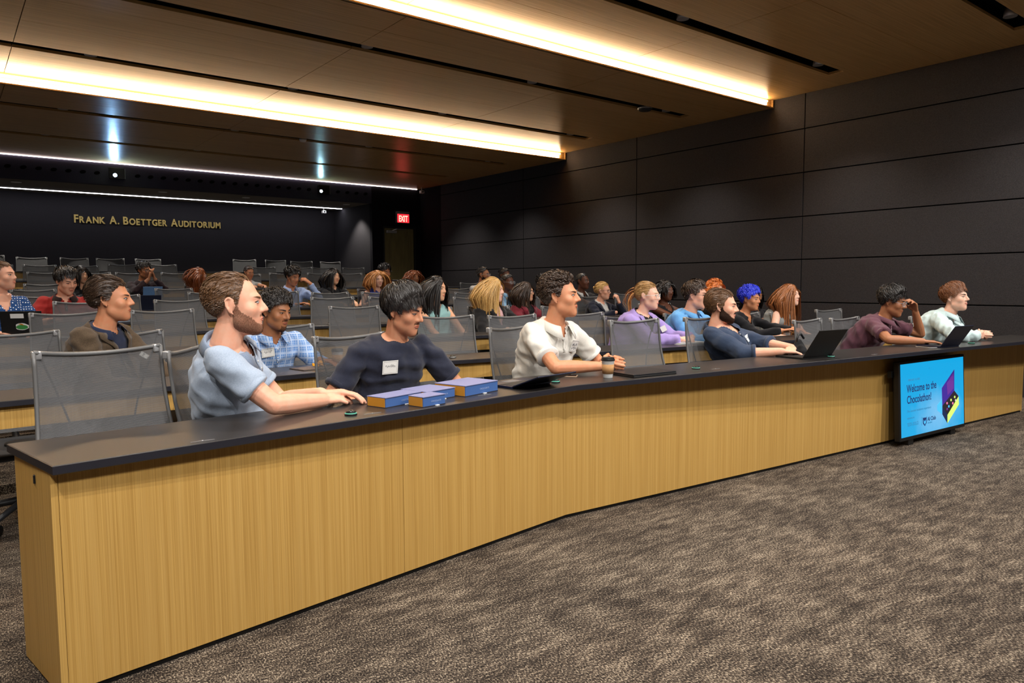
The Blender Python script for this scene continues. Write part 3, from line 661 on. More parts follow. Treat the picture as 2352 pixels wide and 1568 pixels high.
def folds(me, amp, freq=55.0, seed=0):
    rs = np.random.RandomState(seed); v = mesh_np(me); nr = mesh_nrm(me); h = np.zeros(len(v))
    for i in range(9):
        k = rs.normal(size=3) * (1, 1, 1.7); k = k / np.linalg.norm(k) * freq * rs.uniform(0.35, 1.5); ph = rs.uniform(0, 6.28)
        warp = 0.35 * np.sin(v @ (rs.normal(size=3) * 9) + ph)
        h += np.abs(np.sin((v @ k + ph) * 0.5 + warp * 2)) ** 3 * rs.uniform(0.4, 1.0)
    h = (h - h.mean()) / (h.std() + 1e-6)
    v = v + nr * (np.clip(h, -1.5, 2.5) * amp * 0.8)[:, None]; me.vertices.foreach_set('co', v.ravel()); me.update()
def cut(me, mask_fn):
    bm = bmesh.new(); bm.from_mesh(me)
    cc = np.array([f.calc_center_median()[:] for f in bm.faces]); kill = mask_fn(cc)
    bmesh.ops.delete(bm, geom=[f for f, q in zip(bm.faces[:], kill) if q], context='FACES'); bm.to_mesh(me); bm.free()
def hair_mat(name, c1, c2, rough=0.42): return mat(name, srgb(*c1), rough, spec=0.5, noise=((260, 260, 50), 0.9, 2, srgb(*c2)))
for nm, a, b in (('black', (20, 17, 16), (40, 34, 31)), ('darkbrown', (38, 26, 19), (74, 54, 40)), ('brown', (72, 48, 30), (116, 82, 52)), ('warmbrown', (92, 52, 28), (140, 86, 46)), ('blonde', (186, 140, 74), (226, 188, 120)),
                 ('dirtyblonde', (140, 102, 58), (190, 150, 96)), ('redbrown', (122, 70, 36), (176, 112, 62)), ('orange', (196, 92, 30), (236, 140, 60)), ('blue', (20, 36, 190), (52, 76, 245)), ('auburn', (96, 44, 22), (168, 96, 52)), ('strawberry', (176, 112, 62), (214, 158, 98))):
    hair_mat('hair_' + nm, a, b)
SK = {'fair': (226, 178, 152), 'pale': (232, 194, 172), 'tan': (204, 148, 112), 'olive': (196, 140, 102), 'brown': (164, 116, 82), 'deep': (96, 62, 44), 'asian': (224, 180, 146), 'mid': (200, 148, 114)}
for nm, c in SK.items():
    mat('skin_' + nm, srgb(*c), 0.48, spec=0.4, noise=((38, 38, 38), 0.5, 4, srgb(min(255, c[0] + 4), int(c[1] * 0.90), int(c[2] * 0.86))), bump=((420, 420, 420), 0.12, 2), sub=0.08)
    mat('lips_' + nm, srgb(min(255, int(c[0] * 0.92)), int(c[1] * 0.70), int(c[2] * 0.70)), 0.4)
mat('eye_white', srgb(196, 190, 184), 0.25); mat('iris', srgb(44, 30, 22), 0.15); mat('iris_blue', srgb(86, 116, 138), 0.15); mat('lash', srgb(24, 18, 16), 0.7)
mat('tag_white', srgb(232, 232, 228), 0.6); mat('tag_ink', srgb(52, 54, 70), 0.6); mat('lens_glass', srgb(240, 246, 250), 0.05, alpha=0.12)
def stubble(name, c, a0, a1):
    m = mat(name, srgb(*c), 0.8, spec=0.1); nt = m.node_tree; b = nt.nodes['Principled BSDF']; tc = nt.nodes.new('ShaderNodeTexCoord'); nz = nt.nodes.new('ShaderNodeTexNoise'); nz.inputs['Scale'].default_value = 520; nz.inputs['Detail'].default_value = 2
    mr = nt.nodes.new('ShaderNodeMapRange'); mr.inputs[1].default_value = 0.35; mr.inputs[2].default_value = 0.65; mr.inputs[3].default_value = a0; mr.inputs[4].default_value = a1
    nt.links.new(tc.outputs['Object'], nz.inputs['Vector']); nt.links.new(nz.outputs['Fac'], mr.inputs[0]); nt.links.new(mr.outputs[0], b.inputs['Alpha'])
stubble('stubble_brown', (86, 58, 40), 0.25, 0.80); stubble('stubble_dark', (36, 26, 22), 0.25, 0.75); stubble('beard_dark', (40, 28, 22), 0.75, 1.0)
def cloth(name, c, c2=None, rough=0.85, sc_=(200, 200, 200), amt=0.6, bumpst=0.25):
    return mat('cloth_' + name, srgb(*c), rough, spec=0.2, noise=(sc_, amt, 3, srgb(*(c2 or tuple(int(x * 0.88) for x in c)))), bump=((700, 700, 700), bumpst, 2), sheen=0.15)

def hair_build(parent, org, hf, ks, fem, st, lod, seed):
    """scalp cap plus tapered locks grown over it"""
    rs = np.random.RandomState(seed); m = 'hair_' + st['c']; rec = st.get('recede', 0); low = st.get('low', 0)
    D, P, F = head_grid(fem, *((72, 54) if lod == 0 else (44, 32)))
    az = np.arctan2(np.abs(D[:, 0]), D[:, 1]); el_ = np.arcsin(np.clip(D[:, 2], -1, 1)); el_ = el_ + 0.05 * np.sin(az * 9 + seed)
    mk = el_ - hairline(az, rec, low); th = st.get('th', 0.012)
    topb = np.clip(D[:, 2], 0, 1) ** 1.5 * st.get('top', 0.0)
    lump = 1 + 0.25 * np.sin(P @ rs.normal(size=3) * 90) * np.sin(P @ rs.normal(size=3) * 70)
    off = (th * 0.6 * lump + topb * 0.9) * np.clip((mk + 0.02) / 0.22, 0.0, 1) ** 0.6
    V = P + D * off[:, None] + D * 0.002
    keep = [f for f in F if all(mk[i] > -0.02 for i in f)]
    used = sorted({i for f in keep for i in f}); ix = {i: k for k, i in enumerate(used)}
    Vw = hf.w(V[used], ks) - org; faces = [tuple(ix[i] for i in f) for f in keep]
    v_all = [tuple(p) for p in Vw]; f_all = list(faces)
    # locks
    n = int(st.get('n', 620) * {0: 4.6, 1: 2.2, 2: 1.0}[lod]); L = st.get('L', 0.05); ns = min(st.get('ns', 6), 8 if lod else 11)
    d = rs.normal(size=(n * 4 + 50, 3)); d /= np.linalg.norm(d, axis=1)[:, None]
    a2 = np.arctan2(np.abs(d[:, 0]), d[:, 1]); ok = np.arcsin(d[:, 2]) - hairline(a2, rec, low) > 0.01
    if st.get('roots') == 'crown': ok &= d[:, 2] > 0.1
    d = d[ok][:n]; n = len(d); p = d * (head_rad(d, fem) + th * 0.7 + np.clip(d[:, 2], 0, 1) ** 1.5 * st.get('top', 0.0))[:, None]
    comb = st.get('comb', (0, -0.7, -0.4)); comb = comb(d) if callable(comb) else np.tile(np.array(comb, float), (n, 1))
    g = hf.v(np.array([0, 0, -1.0])); grav = st.get('grav', 0.3); lift = st.get('lift', 0.35); cur = st.get('curl', 0.0); ph = rs.uniform(0, 6.28, n)
    Ls = L * rs.uniform(0.65, 1.15, n); 
    if callable(st.get('Lf')): Ls = Ls * st['Lf'](d)
    path = [p.copy()]; jit = rs.normal(size=(n, 3)) * st.get('jit', 0.1)
    clump = np.stack([np.sin(d @ (rs.normal(size=3) * 7) + rs.uniform(0, 6)) for _ in range(3)], 1) * st.get('clump', 0.22)
    cE = np.array([0, -0.012, 0.012]); rE = np.array([0.083, 0.103, 0.098]) + th * 0.55 + st.get('top', 0.0) * np.array([0.2, 0.25, 0.75])
    vdir = d.copy(); long_ = st.get('neck', False); rsu = rs.uniform(0, 1, n)
    for i in range(ns):
        t = i / ns; nn = (p - cE) / rE ** 2; nn /= np.linalg.norm(nn, axis=1)[:, None]
        gt = grav * (min(1.0, t * 2.2) if long_ else t)
        w = comb * (1 - gt) + jit + clump * (1 - 0.6 * t) + nn * lift * (1 - 1.6 * t) + g * gt * 1.6
        if cur: w = w + cur * (np.cos(ph + t * 9)[:, None] * np.cross(nn, comb) + np.sin(ph + t * 9)[:, None] * nn)
        w /= np.linalg.norm(w, axis=1)[:, None] + 1e-9; vdir = 0.4 * vdir + 0.6 * w
        if i == 0: vdir = w + 0.3 * d
        vdir /= np.linalg.norm(vdir, axis=1)[:, None]
        p = p + vdir * (Ls / ns)[:, None]
        dist = np.linalg.norm(p, axis=1); u_ = p / dist[:, None]; edge = np.clip((np.arcsin(np.clip(u_[:, 2], -1, 1)) - hairline(np.arctan2(np.abs(u_[:, 0]), u_[:, 1]), rec, low)) / 0.22, 0, 1) ** 0.6
        lo_ = head_rad(u_, fem) + (th * 0.85 + np.clip(u_[:, 2], 0, 1) ** 1.5 * st.get('top', 0.0)) * np.maximum(edge, 0.25) + 0.001
        keep_ = (u_[:, 2] > -0.55) if long_ else np.ones(n, bool)
        nd = np.where(keep_ & (dist < lo_), lo_, dist)
        if not long_: nd = np.minimum(nd, lo_ + st.get('puff', 0.010) + 0.004 * rsu)
        p = u_ * nd[:, None]
        fc_ = (p[:, 1] > 0.045) & (p[:, 2] < 0.050) & (np.abs(p[:, 0]) < 0.066)
        if long_: p[fc_, 0] = np.where(p[fc_, 0] < 0, -0.066, 0.066)
        if long_:      # long hair stays outside the neck and rests on the shoulders
            low_ = p[:, 2] < -0.10; rad = np.linalg.norm(p[:, :2] - np.array([0, -0.02]), axis=1); m2 = low_ & (rad < 0.075)
            p[m2, :2] = np.array([0, -0.02]) + (p[m2, :2] - np.array([0, -0.02])) / rad[m2][:, None] * 0.075
            m3 = low_ & (rad > 0.135); p[m3, :2] = np.array([0, -0.02]) + (p[m3, :2] - np.array([0, -0.02])) / rad[m3][:, None] * (0.135 * 0.5 + rad[m3] * 0.5)[:, None]
        path.append(p.copy())
    path = np.stack(path, 1); r0 = st.get('r', 0.0042) * (0.40 if lod == 0 else (0.66 if lod == 1 else 1.05)); S = 2
    prof = np.array([0.8] + [1.0] * (ns - 2) + [0.8, 0.15]); prof = prof[:ns + 1]
    tan = np.gradient(path, axis=1); tan /= np.linalg.norm(tan, axis=2)[:, :, None] + 1e-9
    nn = (path - cE); nn = nn - tan * np.sum(nn * tan, 2)[:, :, None]; nn /= np.linalg.norm(nn, axis=2)[:, :, None] + 1e-9
    tw = rs.normal(size=n)[:, None, None] * 0.35; bb = np.cross(tan, nn) + nn * tw
    rr = (r0 * rs.uniform(0.7, 1.4, n))[:, None] * prof[None]
    base = len(v_all); allv = np.stack([path - bb * rr[:, :, None], path + bb * rr[:, :, None]], 2).reshape(-1, 3); allv = hf.w(allv, ks) - org
    v_all += allv.tolist()
    ix_ = base + np.arange(n)[:, None] * (ns + 1) * 2 + np.arange(ns)[None] * 2; ix_ = ix_.ravel()
    f_all += np.stack([ix_, ix_ + 1, ix_ + 3, ix_ + 2], 1).tolist()
    if st.get('bun'):
        g_ = MB()
        for _k in range(7): capsule(g_, [hf.w([tuple(np.array(st['bun']) + rs.normal(size=3) * 0.012)], ks)[0], hf.w([tuple(np.array(st['bun']) + rs.normal(size=3) * 0.012)], ks)[0]], [0.022, 0.020])
        me_ = remesh(g_, 0.009, 1); finish(me_, 'hair_bun', m, parent, org)
    return link('hair', v_all, f_all, m, parent, True)

def strip(name, pts_a, pts_b, m, parent, org, hf, ks, th=0.0015):
    """thin solid patch on the face between two polylines of (x,z) points"""
    n = len(pts_a); V = np.vstack([pts_a, pts_b]); Vt = V.copy(); nrm = np.array([0, 1.0, 0])
    out = V + nrm * th; inn = V - nrm * 0.003; vv = np.vstack([out, inn]); N = 2 * n; f = []
    for i in range(n - 1):
        f += [(i, i + 1, n + i + 1, n + i), (N + i, N + n + i, N + n + i + 1, N + i + 1), (i, N + i, N + i + 1, i + 1), (n + i, n + i + 1, N + n + i + 1, N + n + i)]
    f += [(0, n, N + n, N), (n - 1, N + n - 1, N + 2 * n - 1, 2 * n - 1)]
    return link(name, hf.w(vv, ks) - org, f, m, parent, True)

def face_bits(parent, org, hf, ks, fem, sk, st, lod):
    hc = 'hair_' + st.get('brow', st['c']); t = np.linspace(-1, 1, 9)
    for s in (-1, 1):
        c = np.array([s * 0.0315, 0.002]); hh = 0.0052 * st.get('open', 1.0); hw = 0.0135
        up = face_hit(np.stack([c[0] + t * hw, c[1] + hh * (1 - t ** 2)], 1), fem); dn = face_hit(np.stack([c[0] + t * hw, c[1] - hh * 0.8 * (1 - t ** 2)], 1), fem)
        e = strip('eye', up, dn, 'eye_white', parent, org, hf, ks, 0.0012)
        if lod < 2:
            gz = st.get('gaze', 0.0)
            ti = np.linspace(-1, 1, 7); ri = 0.0052; cc = np.array([c[0] + gz * 0.005, c[1]]); lim = np.sqrt(np.clip(1 - ti ** 2, 0.02, 1))
            hu = np.minimum(ri * lim, hh * 0.95); hd = np.minimum(ri * lim, hh * 0.75)
            strip('iris', face_hit(np.stack([cc[0] + ti * ri, cc[1] + hu], 1), fem), face_hit(np.stack([cc[0] + ti * ri, cc[1] - hd], 1), fem), st.get('iris', 'iris'), e, org, hf, ks, 0.0020)
        ul = face_hit(np.stack([c[0] + t * hw * 1.08, c[1] + hh * (1 - t ** 2) + 0.0022], 1), fem)
        strip('eyelid', ul, up, 'lash', parent, org, hf, ks, 0.0022)
        bz = 0.020; b0 = face_hit(np.stack([s * 0.013 + s * (t + 1) / 2 * 0.036, bz + 0.0045 * np.sin((t + 1) / 2 * 2.2) + 0.0024 * (1 - ((t + 1) / 2) ** 2)], 1), fem)
        b1 = face_hit(np.stack([s * 0.013 + s * (t + 1) / 2 * 0.036, bz + 0.0045 * np.sin((t + 1) / 2 * 2.2) - (0.0040 if not fem else 0.0026) * (1 - ((t + 1) / 2) ** 3)], 1), fem)
        strip('eyebrow', b0, b1, hc, parent, org, hf, ks, 0.0022)
    lw = 0.0225; sm = st.get('smile', 0.0)
    base = -0.0622 + sm * 0.006 * t ** 2
    strip('upper_lip', face_hit(np.stack([t * lw, base + 0.0070 * (1 - t ** 2) - 0.0012 * np.exp(-(t * 5) ** 2)], 1), fem), face_hit(np.stack([t * lw, base + 0.0002], 1), fem), 'lips_' + sk, parent, org, hf, ks, 0.0010)
    strip('lower_lip', face_hit(np.stack([t * lw, base - 0.0010], 1), fem), face_hit(np.stack([t * lw * 0.9, base - 0.0012 - 0.0082 * (1 - t ** 2)], 1), fem), 'lips_' + sk, parent, org, hf, ks, 0.0010)
    if st.get('teeth'):
        strip('teeth', face_hit(np.stack([t * lw * 0.8, base + 0.0008], 1), fem), face_hit(np.stack([t * lw * 0.7, base - 0.0028], 1), fem), 'eye_white', parent, org, hf, ks, 0.0016)
    bd = st.get('beard')
    if bd:
        D, P, F = head_grid(fem, *((150, 112) if lod == 0 else (64, 48)))
        az = np.degrees(np.arctan2(np.abs(D[:, 0]), D[:, 1])); x, y, z = P[:, 0], P[:, 1], P[:, 2]
        line = 0.003 * np.sin(az * 0.9) + np.interp(az, [0, 25, 45, 70, 85, 100], [-0.083, -0.075, -0.052, -0.030, 0.005, 0.01])
        if bd in ('full', 'stubble', 'chin'):
            m_ = (z < line) & (az < 98) & (D[:, 2] > -0.93) & ~((z > -0.075) & (np.abs(x) < 0.024) & (z > -0.079))
            if bd == 'chin': m_ &= (np.abs(x) < 0.026) & (z < -0.078)
        else: m_ = np.zeros(len(P), bool)
        lipz = (z < -0.042) & (z > -0.0535) & (np.abs(x) < 0.027) & (y > 0.05)
        m_ |= lipz
        keep = [f for f in F if sum(m_[i] for i in f) >= 3]; used = sorted({i for f in keep for i in f})
        if used:
            ix = {i: k for k, i in enumerate(used)}; rs = np.random.RandomState(5); th = 0.0020 if bd != 'full' else 0.0032
            V = P[used] + D[used] * (th + rs.uniform(-0.0008, 0.0010, len(used)))[:, None]
            link('beard' if bd in ('full', 'stubble') else 'moustache', hf.w(V, ks) - org, [tuple(ix[i] for i in f) for f in keep], st.get('beardmat', 'stubble_dark'), parent, True)
def specs(parent, org, hf, ks, m, rnd_=False):
    g = empty('glasses'); g.parent = parent
    mb = MB(); 
    for s in (-1, 1):
        c = np.array([s * 0.033, 0.0]); pts = []
        for k in range(17):
            a = 2 * math.pi * k / 16; e = 1.0 if rnd_ else 0.75; ca, sa = math.cos(a), math.sin(a)
            pts.append((c[0] + 0.0255 * math.copysign(abs(ca) ** e, ca), 0.103 - 0.25 * max(0, abs(c[0] + 0.0255 * ca) - 0.02), c[1] - 0.002 + 0.020 * math.copysign(abs(sa) ** e, sa)))
        mb.tube([Vector(x) for x in (hf.w(np.array(pts), ks) - org)], 0.0019, 6, cap=False)
        mb.tube([Vector(x) for x in (hf.w(np.array([(s * 0.058, 0.094, 0.004), (s * 0.078, 0.055, 0.004), (s * 0.083, 0.0, 0.002), (s * 0.080, -0.018, -0.014)]), ks) - org)], 0.0018, 6)
        lv = hf.w(np.array(pts[:-1]), ks) - org
        link('lens', lv, [tuple(range(16))], 'lens_glass', g)
    mb.tube([Vector(x) for x in (hf.w(np.array([(-0.010, 0.104, 0.004), (0, 0.107, 0.007), (0.010, 0.104, 0.004)]), ks) - org)], 0.0018, 6)
    mb.build('frame', m, g, True)

PEOPLE = []
def person(label, row, head, fa, pitch=0, roll=0, td=0, hip=None, sex='m', skin='fair', hair=None, top=None, arms=None, s=1.0, lod=1, legs=(60, 62, 78), seed=1, glasses=None, tilt=0.0, simple=False, legdir=None, fat=1.0, neck=None):
    fem = sex == 'f'; fz = ROWS[row][4]; H = np.array(head, float); ks = s * (0.96 if fem else 1.0)
    c = -H[:2] / np.linalg.norm(H[:2]); rr = np.array([-c[1], c[0]]); a = math.radians(fa)
    # image-right direction seen from the camera
    rr = np.array([H[1], -H[0]]) / np.linalg.norm(H[:2])
    f2 = c * math.cos(a) + rr * math.sin(a); pt = math.radians(pitch)
    ff = np.array([f2[0] * math.cos(pt), f2[1] * math.cos(pt), -math.sin(pt)])
    side = np.array([f2[1], -f2[0], 0]); up = np.array([0, 0, 1.0]) + side * math.tan(math.radians(roll))
    hf = Frame(H, ff, up)
    tv = np.array([math.sin(math.radians(td)), -math.cos(math.radians(td)), 0.0]); tr = np.cross(tv, [0, 0, 1.0])
    if hip is None: hip = (H[0], fy(row, H[0]) + 0.72)
    hp = np.array([hip[0], hip[1], fz + 0.545]); org = np.array([hip[0], hip[1], fz])
    nb = H + (hf.w([(0, -0.030, -0.085)], ks)[0] - H) * 0.75 - np.array([0, 0, 0.088 * ks]) - tv * 0.022
    if neck is not None: nb = np.array(neck, float)
    t = empty('person', tuple(org)); tag(t, label, 'person', None); PEOPLE.append(t)
    # spine
    ctl = (hp + nb) / 2 - tv * (0.05 + 0.02 * (np.linalg.norm((nb - hp)[:2]))) 
    def spine(q): return hp * (1 - q) ** 2 + ctl * 2 * q * (1 - q) + nb * q * q
    def ring(q, hw, hd, inf):
        tn = _n((hp * (-2 * (1 - q)) + ctl * (2 - 4 * q) + nb * 2 * q)); r_ = _n(tr - tn * (tr @ tn)); f_ = np.cross(tn, r_); 
        if f_ @ tv < 0: f_ = -f_
        return (spine(q), r_, f_, (hw + inf), (hd + inf))
    w_ = 0.90 if fem else 1.0
    TR = [(-0.10, 0.165, 0.120), (0.0, 0.172 * (1.04 if fem else 1), 0.125), (0.2, 0.158 * (0.93 if fem else 1), 0.122 * fat), (0.42, 0.153 * (0.92 if fem else 1), 0.118 * fat), (0.62, 0.166 * w_, 0.122), (0.78, 0.170 * w_, 0.116 + (0.014 if fem else 0)), (0.89, 0.152 * w_, 0.092), (0.955, 0.100 * w_, 0.072), (1.0, 0.066, 0.060)]
    sw = 0.168 * s * (0.86 if fem else 1.0); tn1 = _n(nb - spine(0.8)); sb = nb - tn1 * 0.070
    sh = {+1: sb + tr * sw, -1: sb - tr * sw}
    vox = {0: 0.0052, 1: 0.0085, 2: 0.0120}[lod]
    mb = MB()
    D, P, F = head_grid(fem, *((96, 72) if lod == 0 else (64, 48) if lod == 1 else (44, 32)))
    mb.add(hf.w(P, ks), F)
    for sd in (-1, 1):
        el_ = lambda pts: hf.w(np.array([(sd * (0.0745 + q[2]), q[0] - 0.012, q[1] - 0.006) for q in pts]), ks)
        capsule(mb, el_([(0.012, -0.002, 0.0), (0.010, 0.022, 0.004), (-0.004, 0.032, 0.008), (-0.017, 0.022, 0.012), (-0.016, 0.0, 0.010), (-0.006, -0.022, 0.004), (0.006, -0.030, 0.001)]), [0.0042, 0.0046, 0.0046, 0.0046, 0.0046, 0.0052, 0.006], seg=6)
        capsule(mb, el_([(0.004, 0.014, 0.0), (0.0, -0.020, 0.0)]), [0.010, 0.008], seg=8)
    nr_ = (0.046 if fem else 0.056) * s
    capsule(mb, [sb + tn1 * 0.02, nb, hf.w([(0, -0.020, -0.075)], ks)[0], hf.w([(0, -0.02, -0.02)], ks)[0]], [nr_ * 1.25, nr_ * 1.05, nr_ * 0.97, nr_ * 0.9], seg=14)
    loft(mb, [ring(q, hw * s, hd * s, 0.0) for q, hw, hd in TR if q > 0.5])
    arms = arms or {}
    l1, l2 = 0.285 * s * (0.94 if fem else 1), 0.250 * s * (0.94 if fem else 1); ar = s * (0.86 if fem else 1.0)
    arm_pts = {}
    dk = fz + TOP
    for sd in (1, -1):
        A = arms.get(sd, {})
        wx = H[0] + tr[0] * sd * 0.10 + tv[0] * 0.05
        w = np.array(A.get('w', (wx, fy(row, wx) + 0.20, dk + 0.035)), float)
        pole = np.array(A.get('pole', tuple(tr * sd * 0.7 + np.array([0, 0, -0.75]) - tv * 0.15)), float)
        if 'e' in A: e_ = np.array(A['e'], float); 
        else: e_, w = ik(sh[sd], w, l1, l2, pole)
        arm_pts[sd] = (sh[sd], e_, w)
        m1 = (sh[sd] + e_) / 2
        capsule(mb, [sh[sd], m1, e_], [0.052 * ar, 0.045 * ar, 0.038 * ar], seg=12)
        fm = e_ + (w - e_) * 0.3
        capsule(mb, [e_, fm, w], [0.038 * ar, 0.0395 * ar, 0.0265 * ar], seg=12)
        if not simple and not A.get('nohand'):
            hd_ = np.array(A.get('hd', tuple(_n(w - e_))), float); hn = np.array(A.get('hn', (0, 0, -1)), float)
            hand(mb, w + _n(hd_) * 0.008, hd_, hn, sd, A.get('curl', (0.30, 0.40, 0.30)), s * (0.90 if fem else 1.0), A.get('spread', 1.0), A.get('thumb', 1.0), A.get('fc'))
    me = remesh(mb, vox, 2 if lod == 0 else 1)
    finish(me, 'body', 'skin_' + skin, t, org)
    # clothing
    T = top or {}; cm = 'cloth_' + T['c']; inf = T.get('inf', 0.013); sl = T.get('sleeve', 'short')
    vc = {0: 0.0095, 1: 0.0135, 2: 0.018}[lod]
    def garment(inf, sl, name, m, amp, cutf=None, hem=0.0):
        g = MB(); loft(g, [ring(q, hw * s, hd * s, inf if q < 0.93 else inf * 0.8) for q, hw, hd in TR])
        for sd in (1, -1):
            S_, E_, W_ = arm_pts[sd]
            if sl == 'none':
                capsule(g, [S_ - tr * sd * 0.03, S_ + tr * sd * 0.004], [0.060 * ar, 0.058 * ar], True, 12); continue
            k_ = T.get('slen', 0.60)
            if sl == 'short':
                M_ = S_ + (E_ - S_) * k_; capsule(g, [S_, S_ + (E_ - S_) * k_ * 0.5, M_], [(0.048 + inf * 0.7) * ar, (0.048 + inf * 0.8) * ar, (0.049 + inf * 0.8) * ar], True, 14)
            else:
                capsule(g, [S_, (S_ + E_) / 2, E_], [(0.052 + inf * 0.7) * ar, (0.046 + inf * 0.9) * ar, (0.040 + inf) * ar], False, 14)
                if sl == 'rolled': capsule(g, [E_, E_ + (W_ - E_) * 0.32], [(0.040 + inf) * ar, (0.040 + inf * 1.1) * ar], True, 14)
                else: capsule(g, [E_, E_ + (W_ - E_) * 0.4, E_ + (W_ - E_) * 0.96], [(0.040 + inf) * ar, (0.039 + inf * 0.9) * ar, (0.029 + inf * 0.8) * ar], True, 14)
        me = remesh(g, vc, 3)
        folds(me, amp, 70.0, seed)
        if cutf is not None: cut(me, cutf)
        return finish(me, name, m, t, org)
    nf = Frame(nb, tv, tn1)          # frame at the base of the neck
    def loc(p): d_ = p - nb; return d_ @ nf.r, d_ @ nf.f, d_ @ nf.u
    def vneck(depth, width):
        def fn(p):
            x, y, z = loc(p); return ((y > -0.01) & (z > -depth) & (np.abs(x) < width * np.clip((z + depth) / depth, 0, 1) ** 0.8)) | ((np.hypot(x, y) < width * 0.9) & (z > -0.02))
        return fn
    amp = T.get('fold', 0.0045 if lod == 0 else 0.005)
    ck = T.get('kind', 'tee'); vn = T.get('v', (0.075, 0.052))
    if ck == 'blazer':
        garment(inf, 'none' if T.get('insl') == 'none' else 'short', 'shirt', 'cloth_' + T['in'], 0.002, vneck(*T.get('v2', (0.05, 0.05))))
        sg = garment(inf + 0.016, sl, 'jacket', cm, amp, vneck(T.get('vd', 0.26), 0.085))
    else: sg = garment(inf, sl, 'shirt' if ck != 'dress' else 'dress', cm, amp, vneck(*vn))
    gv = mesh_np(sg.data) + org; gn = mesh_nrm(sg.data)
    kd = kdtree.KDTree(len(gv)); [kd.insert(Vector(p), i) for i, p in enumerate(gv)]; kd.balance()
    def snap(p, o_=0.003):
        _, i, _ = kd.find(Vector(p)); return gv[i] + gn[i] * o_, gn[i]
    if T.get('collar', ck in ('polo', 'shirt', 'blazer')) and not simple:
        cs = T.get('cs', 1.0); N = 26; th0 = 0.42 if ck != 'blazer' else 0.75; rows_ = [[], [], [], []]
        for i in range(N + 1):
            an = th0 + (2 * math.pi - 2 * th0) * i / N; sx, cy_ = math.sin(an), math.cos(an); fr = max(0.0, cy_)     # an=0 front
            r_in = nr_ * 1.12 + 0.006; zt = 0.030 - 0.052 * ((1 + cy_) / 2) ** 1.3; ro = r_in + 0.020 + 0.018 * fr; zo = zt - (0.036 + 0.030 * fr ** 2) * cs
            yo = 0.006
            rows_[0].append((r_in * sx, yo + r_in * cy_, zt - 0.030)); rows_[1].append((r_in * sx * 1.02, yo + r_in * cy_ * 1.02, zt)); rows_[2].append(((r_in + 0.008) * sx, yo + (r_in + 0.010) * cy_, zt - 0.003)); rows_[3].append((ro * sx * 1.08, yo + ro * cy_ * 1.12, zo))
        V = [nf.w([q], s)[0] - org for R_ in rows_ for q in R_]; n1 = N + 1
        Fc = [(j * n1 + i, j * n1 + i + 1, (j + 1) * n1 + i + 1, (j + 1) * n1 + i) for j in range(3) for i in range(N)]
        co = link('collar', V, Fc, 'cloth_' + T.get('colc', T['c'] if ck != 'blazer' else T['in']), t, True)
        sd_ = co.modifiers.new('thick', 'SOLIDIFY'); sd_.thickness = 0.003; sd_.offset = 0
    if ck == 'blazer':
        for sd in (1, -1):
            ia = []; ib = []; vd = T.get('vd', 0.26)
            for q in np.linspace(0, 1, 12):
                xi = 0.084 * (1 - q) ** 0.9 + 0.004; z_ = -vd * q + 0.015 * (1 - q); wd_ = 0.018 + 0.045 * math.sin(math.pi * min(1, q * 1.25 + 0.12)) ** 0.8
                p0 = nf.w([(sd * xi, 0.08 + 0.10 * q, z_)])[0]; p1 = nf.w([(sd * (xi + wd_), 0.07 + 0.10 * q, z_ + 0.01)])[0]
                ia.append(snap(p0, 0.006)[0] - org); ib.append(snap(p1, 0.008)[0] - org)
            lp = link('lapel', ia + ib, [(i, i + 1, 12 + i + 1, 12 + i) for i in range(11)], 'cloth_' + T.get('lapc', T['c']), t, True)
            sd_ = lp.modifiers.new('thick', 'SOLIDIFY'); sd_.thickness = 0.004
    if ck in ('polo', 'shirt') and lod < 2 and not simple:
        pa = []; pb = []
        z1 = -vn[0] - (0.09 if ck == 'polo' else 0.30)
        for q in np.linspace(0, 1, 10):
            z_ = -vn[0] * 0.9 + (z1 + vn[0] * 0.9) * q
            pa.append(snap(nf.w([(-0.014, 0.14, z_)])[0], 0.0025)[0] - org); pb.append(snap(nf.w([(0.014, 0.14, z_)])[0], 0.0025)[0] - org)
        pk = link('placket', pa + pb, [(i, i + 1, 10 + i + 1, 10 + i) for i in range(9)], 'cloth_' + T.get('plc', T['c']), t, True)
        sd_ = pk.modifiers.new('thick', 'SOLIDIFY'); sd_.thickness = 0.003
        for q in ((0.25, 0.65) if ck == 'polo' else (0.1, 0.35, 0.6, 0.85)):
            z_ = -vn[0] * 0.9 + (z1 + vn[0] * 0.9) * q; p_, n_ = snap(nf.w([(0, 0.14, z_)])[0], 0.005)
            b_ = MB().lathe([(0.0048, 0), (0.0048, 0.0015), (0.002, 0.002)], seg=10).build('button', T.get('btn', 'white_plastic'), t, True); b_.location = Vector(p_ - org); b_.rotation_mode = 'QUATERNION'; b_.rotation_quaternion = Vector(n_).to_track_quat('Z', 'Y')
    if sl in ('short', 'rolled') and lod == 0:
        for sd in (1, -1):
            S_, E_, W_ = arm_pts[sd]; k_ = T.get('slen', 0.60)
            if sl == 'short': c_ = S_ + (E_ - S_) * k_; ax = _n(E_ - S_); r_ = (0.050 + inf * 0.8) * ar
            else: c_ = E_ + (W_ - E_) * 0.32; ax = _n(W_ - E_); r_ = (0.0415 + inf * 1.1) * ar
            q0 = MB(); q0.tube([Vector(c_ - ax * 0.022 - org), Vector(c_ - ax * 0.004 - org), Vector(c_ + ax * 0.002 - org)], [r_ * 1.0, r_ * 1.02, r_ * 0.98], 20); q0.build('cuff', 'cloth_' + T.get('cuffc', T['c']), t, True)
    tg = T.get('tag')
